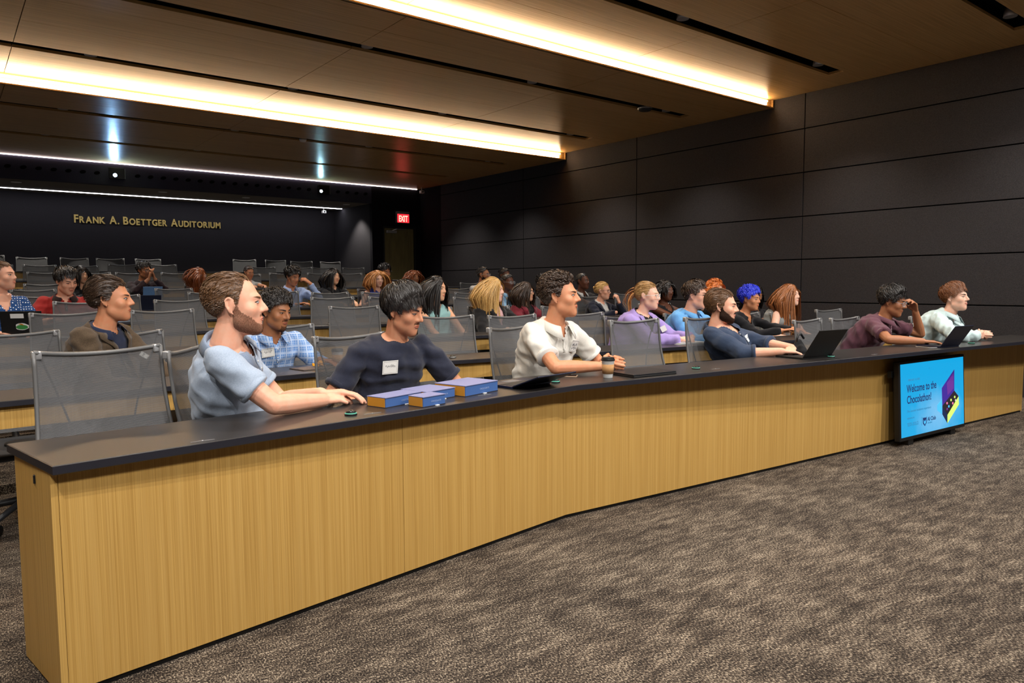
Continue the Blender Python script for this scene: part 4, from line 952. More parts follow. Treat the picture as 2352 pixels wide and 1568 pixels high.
    if tg:
        x_, z_, w2, h2 = tg[:4]; p_, n_ = snap(nf.w([(x_, 0.16, z_)])[0], 0.004)
        tb = MB().bbox((-w2 / 2, -h2 / 2, 0), (w2 / 2, h2 / 2, 0.0012), 0.0004).build('name_tag', 'tag_white', t); tb.location = Vector(p_ - org)
        zq = Vector(n_).normalized(); xq = Vector(-nf.r); xq = (xq - zq * xq.dot(zq)).normalized(); yq = zq.cross(xq)
        rm = Matrix((xq, yq, zq)).transposed().to_4x4() @ Matrix.Rotation(math.radians(tg[4] if len(tg) > 4 else 0), 4, 'Z'); tb.rotation_mode = 'QUATERNION'; tb.rotation_quaternion = rm.to_quaternion()
        if lod == 0:
            rs = random.Random(seed); sc_ = MB(); x0 = -w2 * 0.32
            for li in range(T.get('lines', 1)):
                pts = [(x0 + w2 * 0.64 * i / 22, (0.10 - 0.26 * li) * h2 + rs.uniform(-1, 1) * h2 * (0.16 if i % 3 else 0.05), 0.0018) for i in range(23)]
                sc_.tube(pts, 0.0007, 4)
            sc_.build('handwriting', 'tag_ink', tb)
            b4 = MB(); e_ = 0.43
            b4.tube([(-w2 * e_, -h2 * e_, .0016), (w2 * e_, -h2 * e_, .0016), (w2 * e_, h2 * e_, .0016), (-w2 * e_, h2 * e_, .0016), (-w2 * e_, -h2 * e_, .0016)], 0.0005, 4); b4.build('border', 'tag_ink', tb)
    # trousers and shoes
    if not simple:
        ld = legdir if legdir is not None else td; lv = np.array([math.sin(math.radians(ld)), -math.cos(math.radians(ld)), 0.0]); lr = np.cross(lv, [0, 0, 1.0]); g = MB()
        g2 = MB()
        for sd in (1, -1):
            h0 = hp + lr * sd * 0.085 + np.array([0, 0, -0.02]); kn = h0 + lv * (0.36 if row == 'A' else 0.40) + lr * sd * 0.04 + np.array([0, 0, 0.0]); bk_ = -0.16 if row == 'A' else -0.04; an = np.array([kn[0] + lv[0] * bk_, kn[1] + lv[1] * bk_, fz + 0.10])
            capsule(g, [h0, kn], [0.088, 0.062]); capsule(g, [kn, an], [0.060, 0.052], True)
            capsule(g2, [an - np.array([0, 0, 0.055]), an + lv * 0.09 - np.array([0, 0, 0.06]), an + lv * 0.17 - np.array([0, 0, 0.068])], [0.042, 0.04, 0.03])
        loft(g, [ring(-0.12, 0.160, 0.115, 0.01), ring(0.02, 0.170, 0.125, 0.008), ring(0.10, 0.165, 0.122, 0.006)])
        finish(remesh(g, 0.028, 2), 'trousers', mat('cloth_leg%d%d%d' % legs, srgb(*legs), 0.9, spec=0.15), t, org)
        finish(remesh(g2, 0.020, 1), 'shoes', 'dark_plastic', t, org)
    # hair and face
    hs = hair or {}
    if hs.get('c'):
        for hx in ([hs] + hs.get('extra', [])):
            hair_build(t, org, hf, ks, fem, hx, lod, seed)
    if not simple: face_bits(t, org, hf, ks, fem, skin, hs, lod)
    if glasses: specs(t, org, hf, ks, glasses)
    return dict(t=t, org=org, hf=hf, nf=nf, snap=snap, arm=arm_pts, ks=ks, sh=sh)
# ---- clothes
cloth('greypolo', (172, 186, 204), (150, 165, 186)); cloth('greypolo_trim', (140, 156, 180)); cloth('brownwool', (92, 76, 58), (66, 54, 42), sc_=(300, 300, 300), amt=0.9); cloth('navyshirt', (38, 46, 72)); cloth('navytee', (38, 42, 58), (30, 33, 47))
def plaid_mat():
    m = mat('cloth_plaid', srgb(120, 160, 212), 0.85, spec=0.2, sheen=0.1); nt = m.node_tree; b = nt.nodes['Principled BSDF']; tc = nt.nodes.new('ShaderNodeTexCoord'); prev = None
    for d_, s_, th in (('X', 21.0, 0.80), ('Z', 23.0, 0.80), ('X', 63.0, 0.88), ('Z', 66.0, 0.88)):
        w = nt.nodes.new('ShaderNodeTexWave'); w.bands_direction = d_; w.inputs['Scale'].default_value = s_ / 6.283 * 2; w.inputs['Distortion'].default_value = 0.4
        r = nt.nodes.new('ShaderNodeMapRange'); r.inputs[1].default_value = th; r.inputs[2].default_value = 1.0; r.inputs[4].default_value = 0.55
        nt.links.new(tc.outputs['Object'], w.inputs['Vector']); nt.links.new(w.outputs['Fac'], r.inputs[0])
        if prev is None: prev = r
        else:
            a = nt.nodes.new('ShaderNodeMath'); a.operation = 'MAXIMUM'; nt.links.new(prev.outputs[0], a.inputs[0]); nt.links.new(r.outputs[0], a.inputs[1]); prev = a
    mx = nt.nodes.new('ShaderNodeMix'); mx.data_type = 'RGBA'; mx.inputs['A'].default_value = srgb(104, 146, 204); mx.inputs['B'].default_value = srgb(222, 232, 244)
    nt.links.new(prev.outputs[0], mx.inputs['Factor']); nt.links.new(mx.outputs['Result'], b.inputs['Base Color'])
plaid_mat()
def dots_mat():
    m = mat('cloth_dots', srgb(40, 74, 124), 0.85, spec=0.2); nt = m.node_tree; b = nt.nodes['Principled BSDF']; tc = nt.nodes.new('ShaderNodeTexCoord'); vo = nt.nodes.new('ShaderNodeTexVoronoi'); vo.inputs['Scale'].default_value = 52; vo.inputs['Randomness'].default_value = 0.15
    r = nt.nodes.new('ShaderNodeMapRange'); r.inputs[1].default_value = 0.26; r.inputs[2].default_value = 0.32; r.inputs[3].default_value = 1.0; r.inputs[4].default_value = 0.0
    mx = nt.nodes.new('ShaderNodeMix'); mx.data_type = 'RGBA'; mx.inputs['A'].default_value = srgb(36, 72, 126); mx.inputs['B'].default_value = srgb(232, 238, 246)
    nt.links.new(tc.outputs['Object'], vo.inputs['Vector']); nt.links.new(vo.outputs['Distance'], r.inputs[0]); nt.links.new(r.outputs[0], mx.inputs['Factor']); nt.links.new(mx.outputs['Result'], b.inputs['Base Color'])
dots_mat()
cloth('cream', (226, 224, 216), (208, 206, 198)); cloth('creamtrim', (238, 236, 230)); cloth('slate', (54, 68, 92), (44, 56, 78)); cloth('maroon', (104, 66, 78), (86, 54, 66)); cloth('mint', (206, 226, 226), (188, 212, 214))
cloth('blackblazer', (24, 24, 27)); cloth('pink', (214, 170, 172)); cloth('teal', (150, 196, 196)); cloth('burgundy', (128, 40, 54)); cloth('black', (20, 20, 24)); cloth('lightblue', (130, 172, 206)); cloth('whitetee', (206, 206, 204)); cloth('navyblazer', (28, 32, 50)); cloth('bluesleeve', (30, 44, 110))
cloth('lavender', (172, 152, 214), (150, 130, 196)); cloth('skyshirt', (112, 172, 224), (88, 150, 208)); cloth('greyvest', (150, 156, 156)); cloth('red', (160, 38, 34), (136, 30, 28)); cloth('darkcol', (40, 22, 24)); cloth('brownsweater', (66, 38, 28)); cloth('paleblue', (164, 184, 222), (140, 162, 208)); cloth('royal', (52, 68, 150)); cloth('darkmaroon', (46, 30, 34))
FADE = lambda d: np.clip(0.25 + 0.9 * np.clip(d[:, 2] + 0.1, 0, 1) * 1.2, 0.25, 1.1)
def CROWN(fw=0.25, dn=-0.15, cy=-0.55):
    """hair radiating from the crown, with a push forwards and down"""
    def fn(d):
        v = d - np.array([0.05, cy, 0.83]); v /= np.linalg.norm(v, axis=1)[:, None] + 0.05; return v + np.array([0, fw, dn])
    return fn
def H_short(c, **k): return dict(dict(puff=0.004, c=c, L=0.026, th=0.006, top=0.004, comb=(0, -0.8, -0.35), lift=0.03, r=0.0034, n=700, grav=0.2, jit=0.07, Lf=FADE), **k)
def H_thick(c, **k): return dict(dict(puff=0.014, c=c, L=0.055, th=0.010, top=0.012, comb=(0, -0.7, 0.10), lift=0.16, r=0.0042, n=620, grav=0.25, jit=0.07, curl=0.35, Lf=FADE), **k)
def H_fringe(c, **k): return dict(dict(puff=0.012, c=c, L=0.060, th=0.010, top=0.012, comb=CROWN(), lift=0.12, r=0.0042, n=640, grav=0.3, jit=0.07, curl=0.25, Lf=FADE), **k)
def H_curly(c, **k): return dict(dict(puff=0.022, c=c, L=0.045, th=0.012, top=0.016, comb=CROWN(0.3, 0.1), lift=0.4, r=0.0040, n=760, grav=0.25, jit=0.07, curl=1.6, ns=8, Lf=FADE), **k)
def H_long(c, **k): return dict(dict(c=c, L=0.50, th=0.012, top=0.006, comb=lambda d: np.stack([d[:, 0] * 0.7, -0.40 + 0.15 * d[:, 1], np.full(len(d), -0.75)], 1), lift=0.05, r=0.0058, n=700, ns=11, clump=0.08, grav=0.9, jit=0.07, neck=True, low=6), **k)
def H_bob(c, **k): return H_long(c, **dict(dict(L=0.30, comb=lambda d: np.stack([d[:, 0] * 1.6 + 0.3 * np.sign(d[:, 0]), np.where(d[:, 1] > 0.2, -0.1, -0.25), np.full(len(d), -0.6)], 1)), **k))
def H_tied(c, **k): return H_short(c, **dict(dict(L=0.06, puff=0.003, clump=0.05, comb=(0, -0.9, -0.25), lift=0.02, jit=0.07, r=0.0036, Lf=None, grav=0.1), **k))
def H_pony(c, L=0.26): return dict(c=c, L=L, th=0.002, comb=(0, -0.5, -0.5), lift=0.2, r=0.0055, n=240, ns=9, grav=0.95, jit=0.07, neck=True, recede=0, Lf=lambda d: (np.linalg.norm(d - np.array([0, -0.93, 0.25]), axis=1) < 0.42) * 1.0 + 0.02)
# positions: head centres follow the seats of each row
P1 = person('bearded man in a pale grey-blue polo leaning on the front desk', 'A', (0.985, 3.165, 1.222), 84, -2, 0, 64, (1.10, 3.46), 'm', 'fair',
            H_short('brown', recede=10, n=900, brow='brown', beard='stubble', beardmat='stubble_brown', iris='iris_blue', gaze=-0.3, comb=(0, -0.85, -0.3)),
            dict(kind='polo', c='greypolo', colc='greypolo_trim', sleeve='short', slen=0.66, inf=0.017, fold=0.0055, v=(0.08, 0.045), cs=1.15),
            {1: dict(e=(1.055, 2.935, 0.808), w=(1.300, 3.005, 0.795), hd=(0.93, 0.30, -0.02), hn=(-0.1, 0.25, -0.95), curl=(0.30, 0.5, 0.4)), -1: dict(w=(1.33, 3.10, 0.81), hd=(0.8, -0.5, 0.05), hn=(0, 0, -1))}, 1.10, 0, (70, 78, 96), 11, fat=1.12)
P2 = person('man in a brown tweed blazer with swept-back dark hair, looking to the right', 'B', (0.80, 4.90, 1.222), 74, 0, 0, 50, (0.72, 5.10), 'm', 'tan',
            H_thick('darkbrown', L=0.085, top=0.012, n=800, comb=(0.1, -0.85, -0.05), curl=0.08, jit=0.07, gaze=-0.2), dict(kind='blazer', c='brownwool', **{'in': 'navyshirt'}, sleeve='long', inf=0.012, vd=0.26, fold=0.004, tag=(-0.10, -0.20, 0.03, 0.05, 15)),
            {1: dict(w=(0.95, 4.85, 0.68), nohand=True), -1: dict(w=(1.2, 4.85, 0.62), nohand=True)}, 1.06, 0, (92, 76, 58), 12, legdir=80)
P3 = person('man in a light blue plaid shirt with curly fringe, looking down', 'B', (1.77, 4.84, 1.130), 46, 12, 0, 6, (1.77, 5.12), 'm', 'brown',
            H_curly('black', L=0.05, n=900, beard='chin', open=0.65), dict(kind='shirt', c='plaid', sleeve='long', inf=0.018, fold=0.005, v=(0.085, 0.055), tag=(0.085, -0.135, 0.085, 0.062, 4)),
            {1: dict(w=(1.62, 4.80, 0.70), nohand=True), -1: dict(w=(1.98, 4.62, 0.795), hd=(0.35, -0.85, 0.0), hn=(0, 0, -1))}, 1.05, 0, (50, 54, 66), 13)
P4 = person('man in a dark navy T-shirt looking down behind the blue boxes', 'A', (1.935, 3.40, 1.168), 58, 16, 3, 0, (1.86, 3.58), 'm', 'mid',
            H_fringe('black', L=0.075, n=1000, top=0.014, beard='lip', open=0.55, extra=[dict(c='black', L=0.09, th=0.010, comb=(0, -0.3, -0.9), roots=None, lift=0.1, n=260, r=0.004, grav=0.6, jit=0.07, Lf=lambda d: np.clip(-d[:, 1] * 1.6, 0.1, 1))]),
            dict(kind='tee', c='navytee', sleeve='short', slen=0.80, inf=0.020, fold=0.006, v=(0.030, 0.070), tag=(0.075, -0.165, 0.088, 0.072, 8)),
            {1: dict(w=(1.72, 3.30, 0.66), pole=(-0.8, 0.2, -0.6)), -1: dict(w=(2.06, 3.22, 0.70), pole=(0.9, 0.1, -0.5))}, 1.06, 0, (60, 62, 70), 14, fat=1.1)
P5 = person('man in a cream white polo with clasped hands, looking right', 'A', (3.05, 3.40, 1.222), 76, -2, 0, 4, (3.03, 3.60), 'm', 'tan',
            H_thick('darkbrown', L=0.065, top=0.016, n=950, curl=0.7, jit=0.07, comb=(0, -0.5, 0.05), beard='lip', gaze=-0.3), dict(kind='polo', c='cream', cuffc='creamtrim', sleeve='short', slen=0.72, inf=0.019, fold=0.006, v=(0.10, 0.045), tag=(-0.085, -0.175, 0.066, 0.078, -8), lines=2, cs=1.25),
            {1: dict(e=(2.80, 3.165, 0.812), w=(3.075, 3.075, 0.806), hd=(0.95, 0.05, 0.10), hn=(0.1, 0.95, 0.1), curl=(0.7, 0.9, 0.5), thumb=0.6), -1: dict(w=(3.315, 3.15, 0.818), hd=(-0.85, -0.35, 0.05), hn=(-0.2, -0.85, -0.1), curl=(0.8, 0.9, 0.5), thumb=0.5)}, 1.08, 0, (96, 92, 84), 15)
P6 = person('bearded man in a slate blue shirt slouching in his chair beside the open black laptop', 'A', (4.80, 3.46, 1.118), 82, 4, 0, 16, (4.98, 3.26), 'm', 'fair',
            H_thick('brown', L=0.085, top=0.004, comb=(0.0, -0.8, -0.25), curl=0.05, jit=0.07, lift=0.05, low=8, brow='darkbrown', beard='full', beardmat='beard_dark', gaze=-0.2), dict(kind='shirt', c='slate', sleeve='rolled', inf=0.018, fold=0.006, v=(0.07, 0.05), tag=(-0.06, -0.17, 0.085, 0.055, -6), plc='slate'),
            {1: dict(w=(4.78, 2.93, 0.800), hd=(0.8, -0.5, -0.05), hn=(0, 0, -1), pole=(-0.7, 0.1, -0.7)), -1: dict(w=(4.99, 2.90, 0.80), hd=(-0.8, -0.4, 0), hn=(0, 0, -1))}, 1.06, 0, (40, 44, 56), 16)
P7 = person('man in a maroon polo typing with one hand and holding the other to his face', 'A', (6.64, 3.00, 1.126), 76, 14, 0, 10, (6.56, 3.34), 'm', 'brown',
            H_thick('black', L=0.060, top=0.018, n=760, curl=0.9, jit=0.07, comb=CROWN(0.2, 0.1), open=0.6), dict(kind='polo', c='maroon', sleeve='short', slen=0.70, inf=0.018, fold=0.006),
            {1: dict(e=(6.28, 2.86, 0.812), w=(6.45, 2.66, 0.80), hd=(0.75, -0.65, -0.05), hn=(0, 0, -1), curl=(0.2, 0.3, 0.2)), -1: dict(e=(6.98, 2.90, 0.825), w=(6.86, 2.90, 1.03), hd=(-0.55, -0.02, 0.83), hn=(-0.8, 0.2, -0.5), curl=(0.5, 0.6, 0.4))}, 1.05, 0, (50, 52, 62), 17, glasses='silver')
P8 = person('young man in a pale mint shirt with clasped hands, far right', 'A', (7.50, 2.82, 1.152), 66, -3, 0, 4, (7.40, 3.22), 'm', 'pale',
            H_fringe('warmbrown', L=0.06, top=0.016, n=800, brow='darkbrown', smile=1.0, gaze=-0.2), dict(kind='shirt', c='mint', sleeve='long', inf=0.019, fold=0.006, v=(0.09, 0.055), cs=1.15),
            {1: dict(e=(7.10, 2.66, 0.818), w=(7.36, 2.56, 0.806), hd=(0.95, 0.0, 0.06), hn=(0.1, 0.95, 0.0), curl=(0.8, 0.9, 0.4), thumb=0.6), -1: dict(w=(7.58, 2.62, 0.815), hd=(-0.85, -0.35, 0.05), hn=(-0.2, -0.8, 0), curl=(0.8, 0.9, 0.4), thumb=0.5)}, 1.04, 0, (60, 66, 84), 18)
# ---- second row and beyond
person('woman with long blonde hair in a black blazer over pink, third row', 'C', (4.55, 6.12, 1.238), 68, 2, 0, 8, None, 'f', 'pale', H_long('blonde', L=0.58, n=900), dict(kind='blazer', c='blackblazer', **{'in': 'pink'}, sleeve='long', collar=False, vd=0.24, v2=(0.04, 0.06)), {1: dict(w=(4.45, 5.75, 0.845)), -1: dict(w=(4.75, 5.70, 0.845))}, 1.08, 1, (30, 30, 34), 21, fat=1.2)
person('woman with long straight black hair in a teal sleeveless top, third row', 'C', (3.915, 6.22, 1.256), 54, 3, 0, 0, None, 'f', 'asian', H_long('black', L=0.55, n=800), dict(kind='tee', c='teal', sleeve='none', v=(0.06, 0.07)), {1: dict(w=(3.80, 5.85, 0.70), nohand=True), -1: dict(w=(4.05, 5.80, 0.70), nohand=True)}, 1.04, 1, (60, 70, 80), 22)
person('woman in a burgundy blazer with glasses and dark wavy hair, fourth row', 'D', (5.95, 7.30, 1.196), 62, 0, 0, 6, None, 'f', 'asian', H_long('darkbrown', L=0.44, curl=0.3), dict(kind='blazer', c='burgundy', **{'in': 'black'}, sleeve='long', collar=False, tag=(-0.05, -0.15, 0.02, 0.06, 10)), {1: dict(w=(5.9, 6.95, 0.80), nohand=True), -1: dict(w=(6.15, 6.92, 0.80), nohand=True)}, 1.04, 1, (30, 30, 36), 23, glasses='black')
person('young man with round glasses in a light blue shirt, behind the blonde woman', 'E', (6.60, 8.52, 1.325), 48, 4, 0, 0, None, 'm', 'deep', H_short('black', n=400), dict(kind='shirt', c='lightblue', sleeve='long'), None, 1.0, 2, (50, 50, 60), 24, glasses='silver')
person('bearded man in a dark cap, glasses and a white T-shirt with blue sleeves', 'F', (7.20, 9.96, 1.454), 66, 0, 0, 0, None, 'm', 'brown', H_short('black', n=500, top=0.01, beard='full', beardmat='beard_dark'), dict(kind='tee', c='whitetee', sleeve='short', inf=0.018), None, 1.06, 2, (40, 40, 50), 25, glasses='silver')
person('person with short dark twists in a black top, half hidden left of the white polo', 'E', (7.28, 8.50, 1.305), 60, 0, 0, 0, None, 'm', 'deep', H_curly('black', L=0.05), dict(kind='tee', c='black', sleeve='short'), None, 1.02, 2, (40, 40, 50), 26)
person('man in a black shirt with close-cropped hair, fifth row right of centre', 'E', (7.98, 8.37, 1.330), 56, -2, 0, 0, None, 'm', 'deep', H_short('black', L=0.012, n=500, recede=4), dict(kind='shirt', c='black', sleeve='short', colc='whitetee'), None, 1.06, 2, (40, 40, 46), 27)
P16 = person('woman in a navy blazer with a blonde bun and glasses, chin on her hand', 'D', (7.05, 7.00, 1.202), 70, 4, 0, 6, None, 'f', 'fair', H_tied('blonde', n=500, bun=(0, -0.115, 0.0)), dict(kind='blazer', c='navyblazer', **{'in': 'whitetee'}, sleeve='long'), {1: dict(w=(6.95, 6.66, 0.92), nohand=True), -1: dict(w=(7.17, 6.82, 1.045), hd=(-0.35, 0.1, 0.9), hn=(-0.3, 0.7, 0.4), curl=(1.0, 1.2, 0.7))}, 1.02, 1, (40, 44, 60), 28, glasses='black')
P17 = person('woman in a lavender blazer with white glasses and a low ponytail, second row', 'B', (5.11, 4.50, 1.186), 74, 2, 0, 12, (5.05, 4.72), 'f', 'pale', H_tied('dirtyblonde', n=700, extra=[H_pony('strawberry', 0.24)]), dict(kind='blazer', c='lavender', **{'in': 'black'}, sleeve='long', collar=False, vd=0.26, v2=(0.05, 0.06), tag=(-0.11, -0.15, 0.05, 0.055, 0)), {1: dict(w=(5.12, 4.12, 0.805), hd=(0.9, -0.3, 0), hn=(0, 0.5, -0.8), curl=(0.8, 1.0, 0.6)), -1: dict(w=(5.32, 4.15, 0.81), hd=(-0.8, -0.4, 0), hn=(0, -0.3, -0.9), curl=(0.8, 1.0, 0.6))}, 1.10, 1, (40, 40, 48), 29, glasses='white_plastic', fat=1.15)
person('woman with dark braided hair in a black camisole, behind the lavender blazer', 'C', (6.82, 5.72, 1.206), 44, 4, 0, 0, None, 'f', 'deep', H_bob('black', L=0.16, curl=0.4), dict(kind='tee', c='black', sleeve='none', v=(0.12, 0.10), tag=(-0.07, -0.12, 0.05, 0.05, 0)), None, 1.0, 2, (40, 40, 46), 30)
person('man in a sky blue dress shirt with dark-rimmed glasses, second row', 'B', (5.73, 4.44, 1.184), 74, 4, 0, 8, (5.68, 4.66), 'm', 'fair', H_fringe('darkbrown', L=0.045, n=700), dict(kind='shirt', c='skyshirt', sleeve='long', inf=0.02), {1: dict(w=(5.70, 4.10, 0.81)), -1: dict(w=(5.95, 4.05, 0.81))}, 1.08, 1, (60, 66, 80), 31, glasses='black', fat=1.15)
person('woman with vivid orange hair pinned up, behind the slate-shirted man', 'C', (7.60, 5.59, 1.200), 60, 8, 0, 0, None, 'f', 'pale', H_thick('orange', L=0.10, top=0.02, curl=0.6, n=700, extra=[H_bob('orange', L=0.18, curl=0.5, n=260)]), dict(kind='tee', c='black', sleeve='short'), None, 1.02, 2, (40, 40, 46), 32)
P21 = person('smiling woman with bright blue curly hair and a black top, second row', 'B', (6.57, 4.40, 1.132), 64, 4, 0, 10, (6.50, 4.62), 'f', 'olive', H_curly('blue', L=0.06, n=900, brow='black', smile=1.5), dict(kind='tee', c='black', sleeve='long', v=(0.12, 0.07)), {1: dict(w=(6.60, 4.05, 0.82)), -1: dict(w=(6.75, 4.02, 0.83))}, 1.02, 1, (30, 30, 34), 33)
person('woman with sunglasses pushed up on dark hair, behind the blue-haired woman', 'C', (8.28, 5.47, 1.140), 50, 18, 0, 0, None, 'f', 'brown', H_long('black', L=0.34), dict(kind='tee', c='black', sleeve='short'), {1: dict(w=(8.2, 5.10, 0.86)), -1: dict(w=(8.42, 5.08, 0.88))}, 1.0, 2, (40, 40, 46), 34)
person('woman with long reddish-brown hair in a grey vest, second row', 'B', (7.22, 4.345, 1.160), 62, -4, 0, 6, (7.18, 4.56), 'f', 'pale', H_long('redbrown', L=0.52, n=800, brow='brown'), dict(kind='blazer', c='greyvest', **{'in': 'black'}, sleeve='none', collar=False, insl='none'), {1: dict(w=(7.08, 4.18, 0.70), nohand=True), -1: dict(w=(7.35, 4.1, 0.70), nohand=True)}, 1.0, 1, (40, 40, 46), 35)
P24 = person('smiling woman in a blue polka-dot dress at the left edge of the frame', 'D', (0.425, 7.66, 1.396), 58, -2, 0, 12, None, 'f', 'fair', H_tied('brown', n=600, smile=1.5), dict(kind='dress', c='dots', sleeve='short', v=(0.16, 0.075), slen=0.8), {1: dict(w=(0.35, 7.35, 0.92)), -1: dict(w=(0.6, 7.35, 0.92))}, 1.06, 1, (40, 60, 100), 36, fat=1.1)
person('man in a red polo bent over his desk, fifth row left', 'E', (1.065, 9.10, 1.360), 30, 20, 2, -2, None, 'm', 'fair', H_fringe('black', L=0.06, n=700, beard='lip', open=0.5), dict(kind='polo', c='red', colc='darkcol', plc='darkcol', sleeve='short', inf=0.02), {1: dict(w=(0.85, 8.80, 0.95)), -1: dict(w=(1.25, 8.78, 0.95))}, 1.14, 1, (50, 52, 60), 37)
person('dark-haired woman with her hands together, behind the red polo', 'G', (1.60, 12.05, 1.468), 30, 10, 0, 0, None, 'f', 'asian', H_long('black', L=0.36), dict(kind='tee', c='black', sleeve='long'), {1: dict(w=(1.62, 11.72, 1.17)), -1: dict(w=(1.70, 11.72, 1.18))}, 1.0, 2, (40, 40, 46), 38)
person('man in dark clothes and glasses with hands clasped at his chin', 'G', (2.43, 12.10, 1.536), 40, 6, 0, 0, None, 'm', 'brown', H_fringe('black', L=0.05), dict(kind='shirt', c='darkmaroon', sleeve='long'), {1: dict(w=(2.44, 11.85, 1.40), hd=(0.2, 0, 0.9)), -1: dict(w=(2.52, 11.85, 1.40), hd=(-0.2, 0, 0.9))}, 1.02, 2, (40, 40, 46), 39, glasses='black')
person('woman with long wavy auburn hair and glasses, seventh row left of centre', 'G', (3.21, 12.06, 1.462), 72, 4, 0, 20, None, 'f', 'tan', H_long('auburn', L=0.46, curl=0.5), dict(kind='tee', c='brownsweater', sleeve='long'), None, 1.0, 2, (40, 40, 46), 40, glasses='silver')
person('person with dark hair mostly hidden behind the bearded man in grey-blue', 'H', (4.43, 13.40, 1.53), 30, 10, 0, 0, None, 'f', 'tan', H_tied('darkbrown'), dict(kind='tee', c='whitetee', sleeve='short'), None, 1.0, 2, (40, 40, 46), 41)
person('man with curly black hair in a pale blue shirt, one hand over his face', 'F', (4.06, 10.38, 1.425), 40, 18, 0, 8, None, 'm', 'tan', H_curly('black', L=0.07, n=700), dict(kind='shirt', c='paleblue', sleeve='long'), {1: dict(w=(4.00, 10.12, 1.02)), -1: dict(e=(4.42, 10.22, 1.05), w=(4.25, 10.20, 1.32), hd=(-0.7, 0.05, 0.55), hn=(-0.5, 0.7, -0.3), curl=(0.8, 1.0, 0.6))}, 1.08, 2, (50, 52, 62), 42)
person('smiling woman with long black hair in a dark jacket, sixth row centre', 'F', (4.715, 10.41, 1.425), 34, 0, -4, 4, None, 'f', 'asian', H_long('black', L=0.46, smile=1.5), dict(kind='blazer', c='black', **{'in': 'black'}, sleeve='long', collar=False), None, 1.06, 2, (40, 40, 46), 43)
person('woman with a strawberry-blonde bob and bare arms in a royal blue top', 'F', (5.345, 10.20, 1.390), 24, 8, 4, 0, None, 'f', 'pale', H_bob('strawberry', L=0.30), dict(kind='tee', c='royal', sleeve='none', v=(0.06, 0.07)), {1: dict(w=(5.12, 9.95, 1.03)), -1: dict(w=(5.55, 9.93, 1.03))}, 1.06, 2, (40, 40, 46), 44)
person('man in a white T-shirt with tall dark hair, behind the strawberry-blonde woman', 'G', (6.21, 11.58, 1.520), 36, 10, 0, 0, None, 'm', 'tan', H_fringe('black', L=0.06, top=0.02), dict(kind='tee', c='whitetee', sleeve='short', inf=0.02), None, 1.12, 2, (40, 40, 46), 45)
person('woman with side-swept auburn hair near the exit door, seventh row', 'G', (6.75, 11.48, 1.420), 30, 2, 0, 0, None, 'f', 'brown', H_bob('auburn', L=0.30, curl=0.4), dict(kind='tee', c='black', sleeve='long'), None, 1.06, 2, (40, 40, 46), 46)
person('man with short dark hair peeking over the young man with round glasses', 'F', (7.60, 9.90, 1.440), 50, 4, 0, 0, None, 'm', 'deep', H_short('black', n=400, top=0.012), dict(kind='tee', c='teal', sleeve='short'), None, 1.02, 2, (40, 40, 46), 47)
person('person with spiky dark hair barely visible above the white polo man', 'F', (8.69, 9.70, 1.405), 50, 4, 0, 0, None, 'm', 'brown', H_curly('black', L=0.05), dict(kind='tee', c='black', sleeve='short'), None, 1.0, 2, (40, 40, 46), 48)
# ------------------------------------------------------------------ things on the desks
mat('box_blue', srgb(62, 98, 158), 0.55); mat('box_top', srgb(128, 132, 172), 0.6, noise=((200, 200, 200), 0.5, 2, srgb(116, 120, 160))); mat('box_gold', srgb(196, 134, 36), 0.5); mat('box_line', srgb(28, 30, 44), 0.6); mat('box_ink', srgb(150, 170, 210), 0.5)
mat('kraft', srgb(188, 142, 92), 0.8, noise=((300, 300, 40), 0.6, 3, srgb(172, 126, 78))); mat('cup_white', srgb(226, 228, 226), 0.5); mat('yellow', srgb(240, 176, 20), 0.6, noise=((120, 120, 120), 0.7, 3, srgb(220, 140, 10))); mat('paper', srgb(226, 226, 224), 0.7)
mat('laptop_dark', srgb(30, 32, 38), 0.35, 0.3); mat('laptop_navy', srgb(28, 34, 56), 0.35, 0.3); mat('laptop_blue', srgb(96, 136, 186), 0.5); mat('keys', srgb(14, 14, 16), 0.6); mat('screen_dark', srgb(10, 12, 16), 0.15, emit=((0.5, 0.65, 1.0, 1), 0.15)); mat('phone_case', srgb(150, 126, 104), 0.4)
mat('tumbler_blue', srgb(20, 80, 220), 0.35); mat('tumbler_lid', srgb(96, 84, 190), 0.4)
def gift_box(x, y, ang, L, W, h, label):
    e = tag(empty('gift_box', (x, y, TOP), math.radians(ang)), label, 'box', 'blue chocolate boxes on the front desk')
    MB().box((0.0, 0.0, 0.0), (L, W, h)).build('case', 'box_blue', e)
    MB().bbox((-0.003, -0.003, h), (L + 0.002, W, h + 0.0035), 0.0008).build('lid', 'box_top', e)
    MB().box((-0.003, 0.004, 0.003), (0.0, W - 0.004, h - 0.001)).build('gold_end', 'box_gold', e)
    MB().box((-0.003, -0.002, -0.0), (L, W, 0.003)).build('base_board', 'box_line', e)
    t = text_mesh('CHOCOLATE', h * 0.24, 'box_ink', e, 'lettering', 0, 0.0003, 'CENTER'); t.rotation_euler = (math.pi / 2, 0, 0); t.location = (L * 0.58, -0.0006, h * 0.42)
    MB().bbox((L * 0.52, -0.012, 0.0), (L * 0.52 + 0.02, -0.001, 0.004), 0.001).build('pull_tag', 'paper', e)
gift_box(1.505, 2.822, 16, 0.225, 0.115, 0.043, 'blue box with a gold end, leftmost of the four on the front desk')
gift_box(1.640, 2.730, 12, 0.135, 0.095, 0.043, 'smallest blue box with a gold end, nearest the desk edge')
gift_box(1.735, 2.855, 14, 0.19, 0.17, 0.043, 'flat blue box in the middle, behind the smallest blue box')
gift_box(1.955, 2.862, 15, 0.25, 0.20, 0.050, 'largest blue box, rightmost of the four, next to the thin laptop')
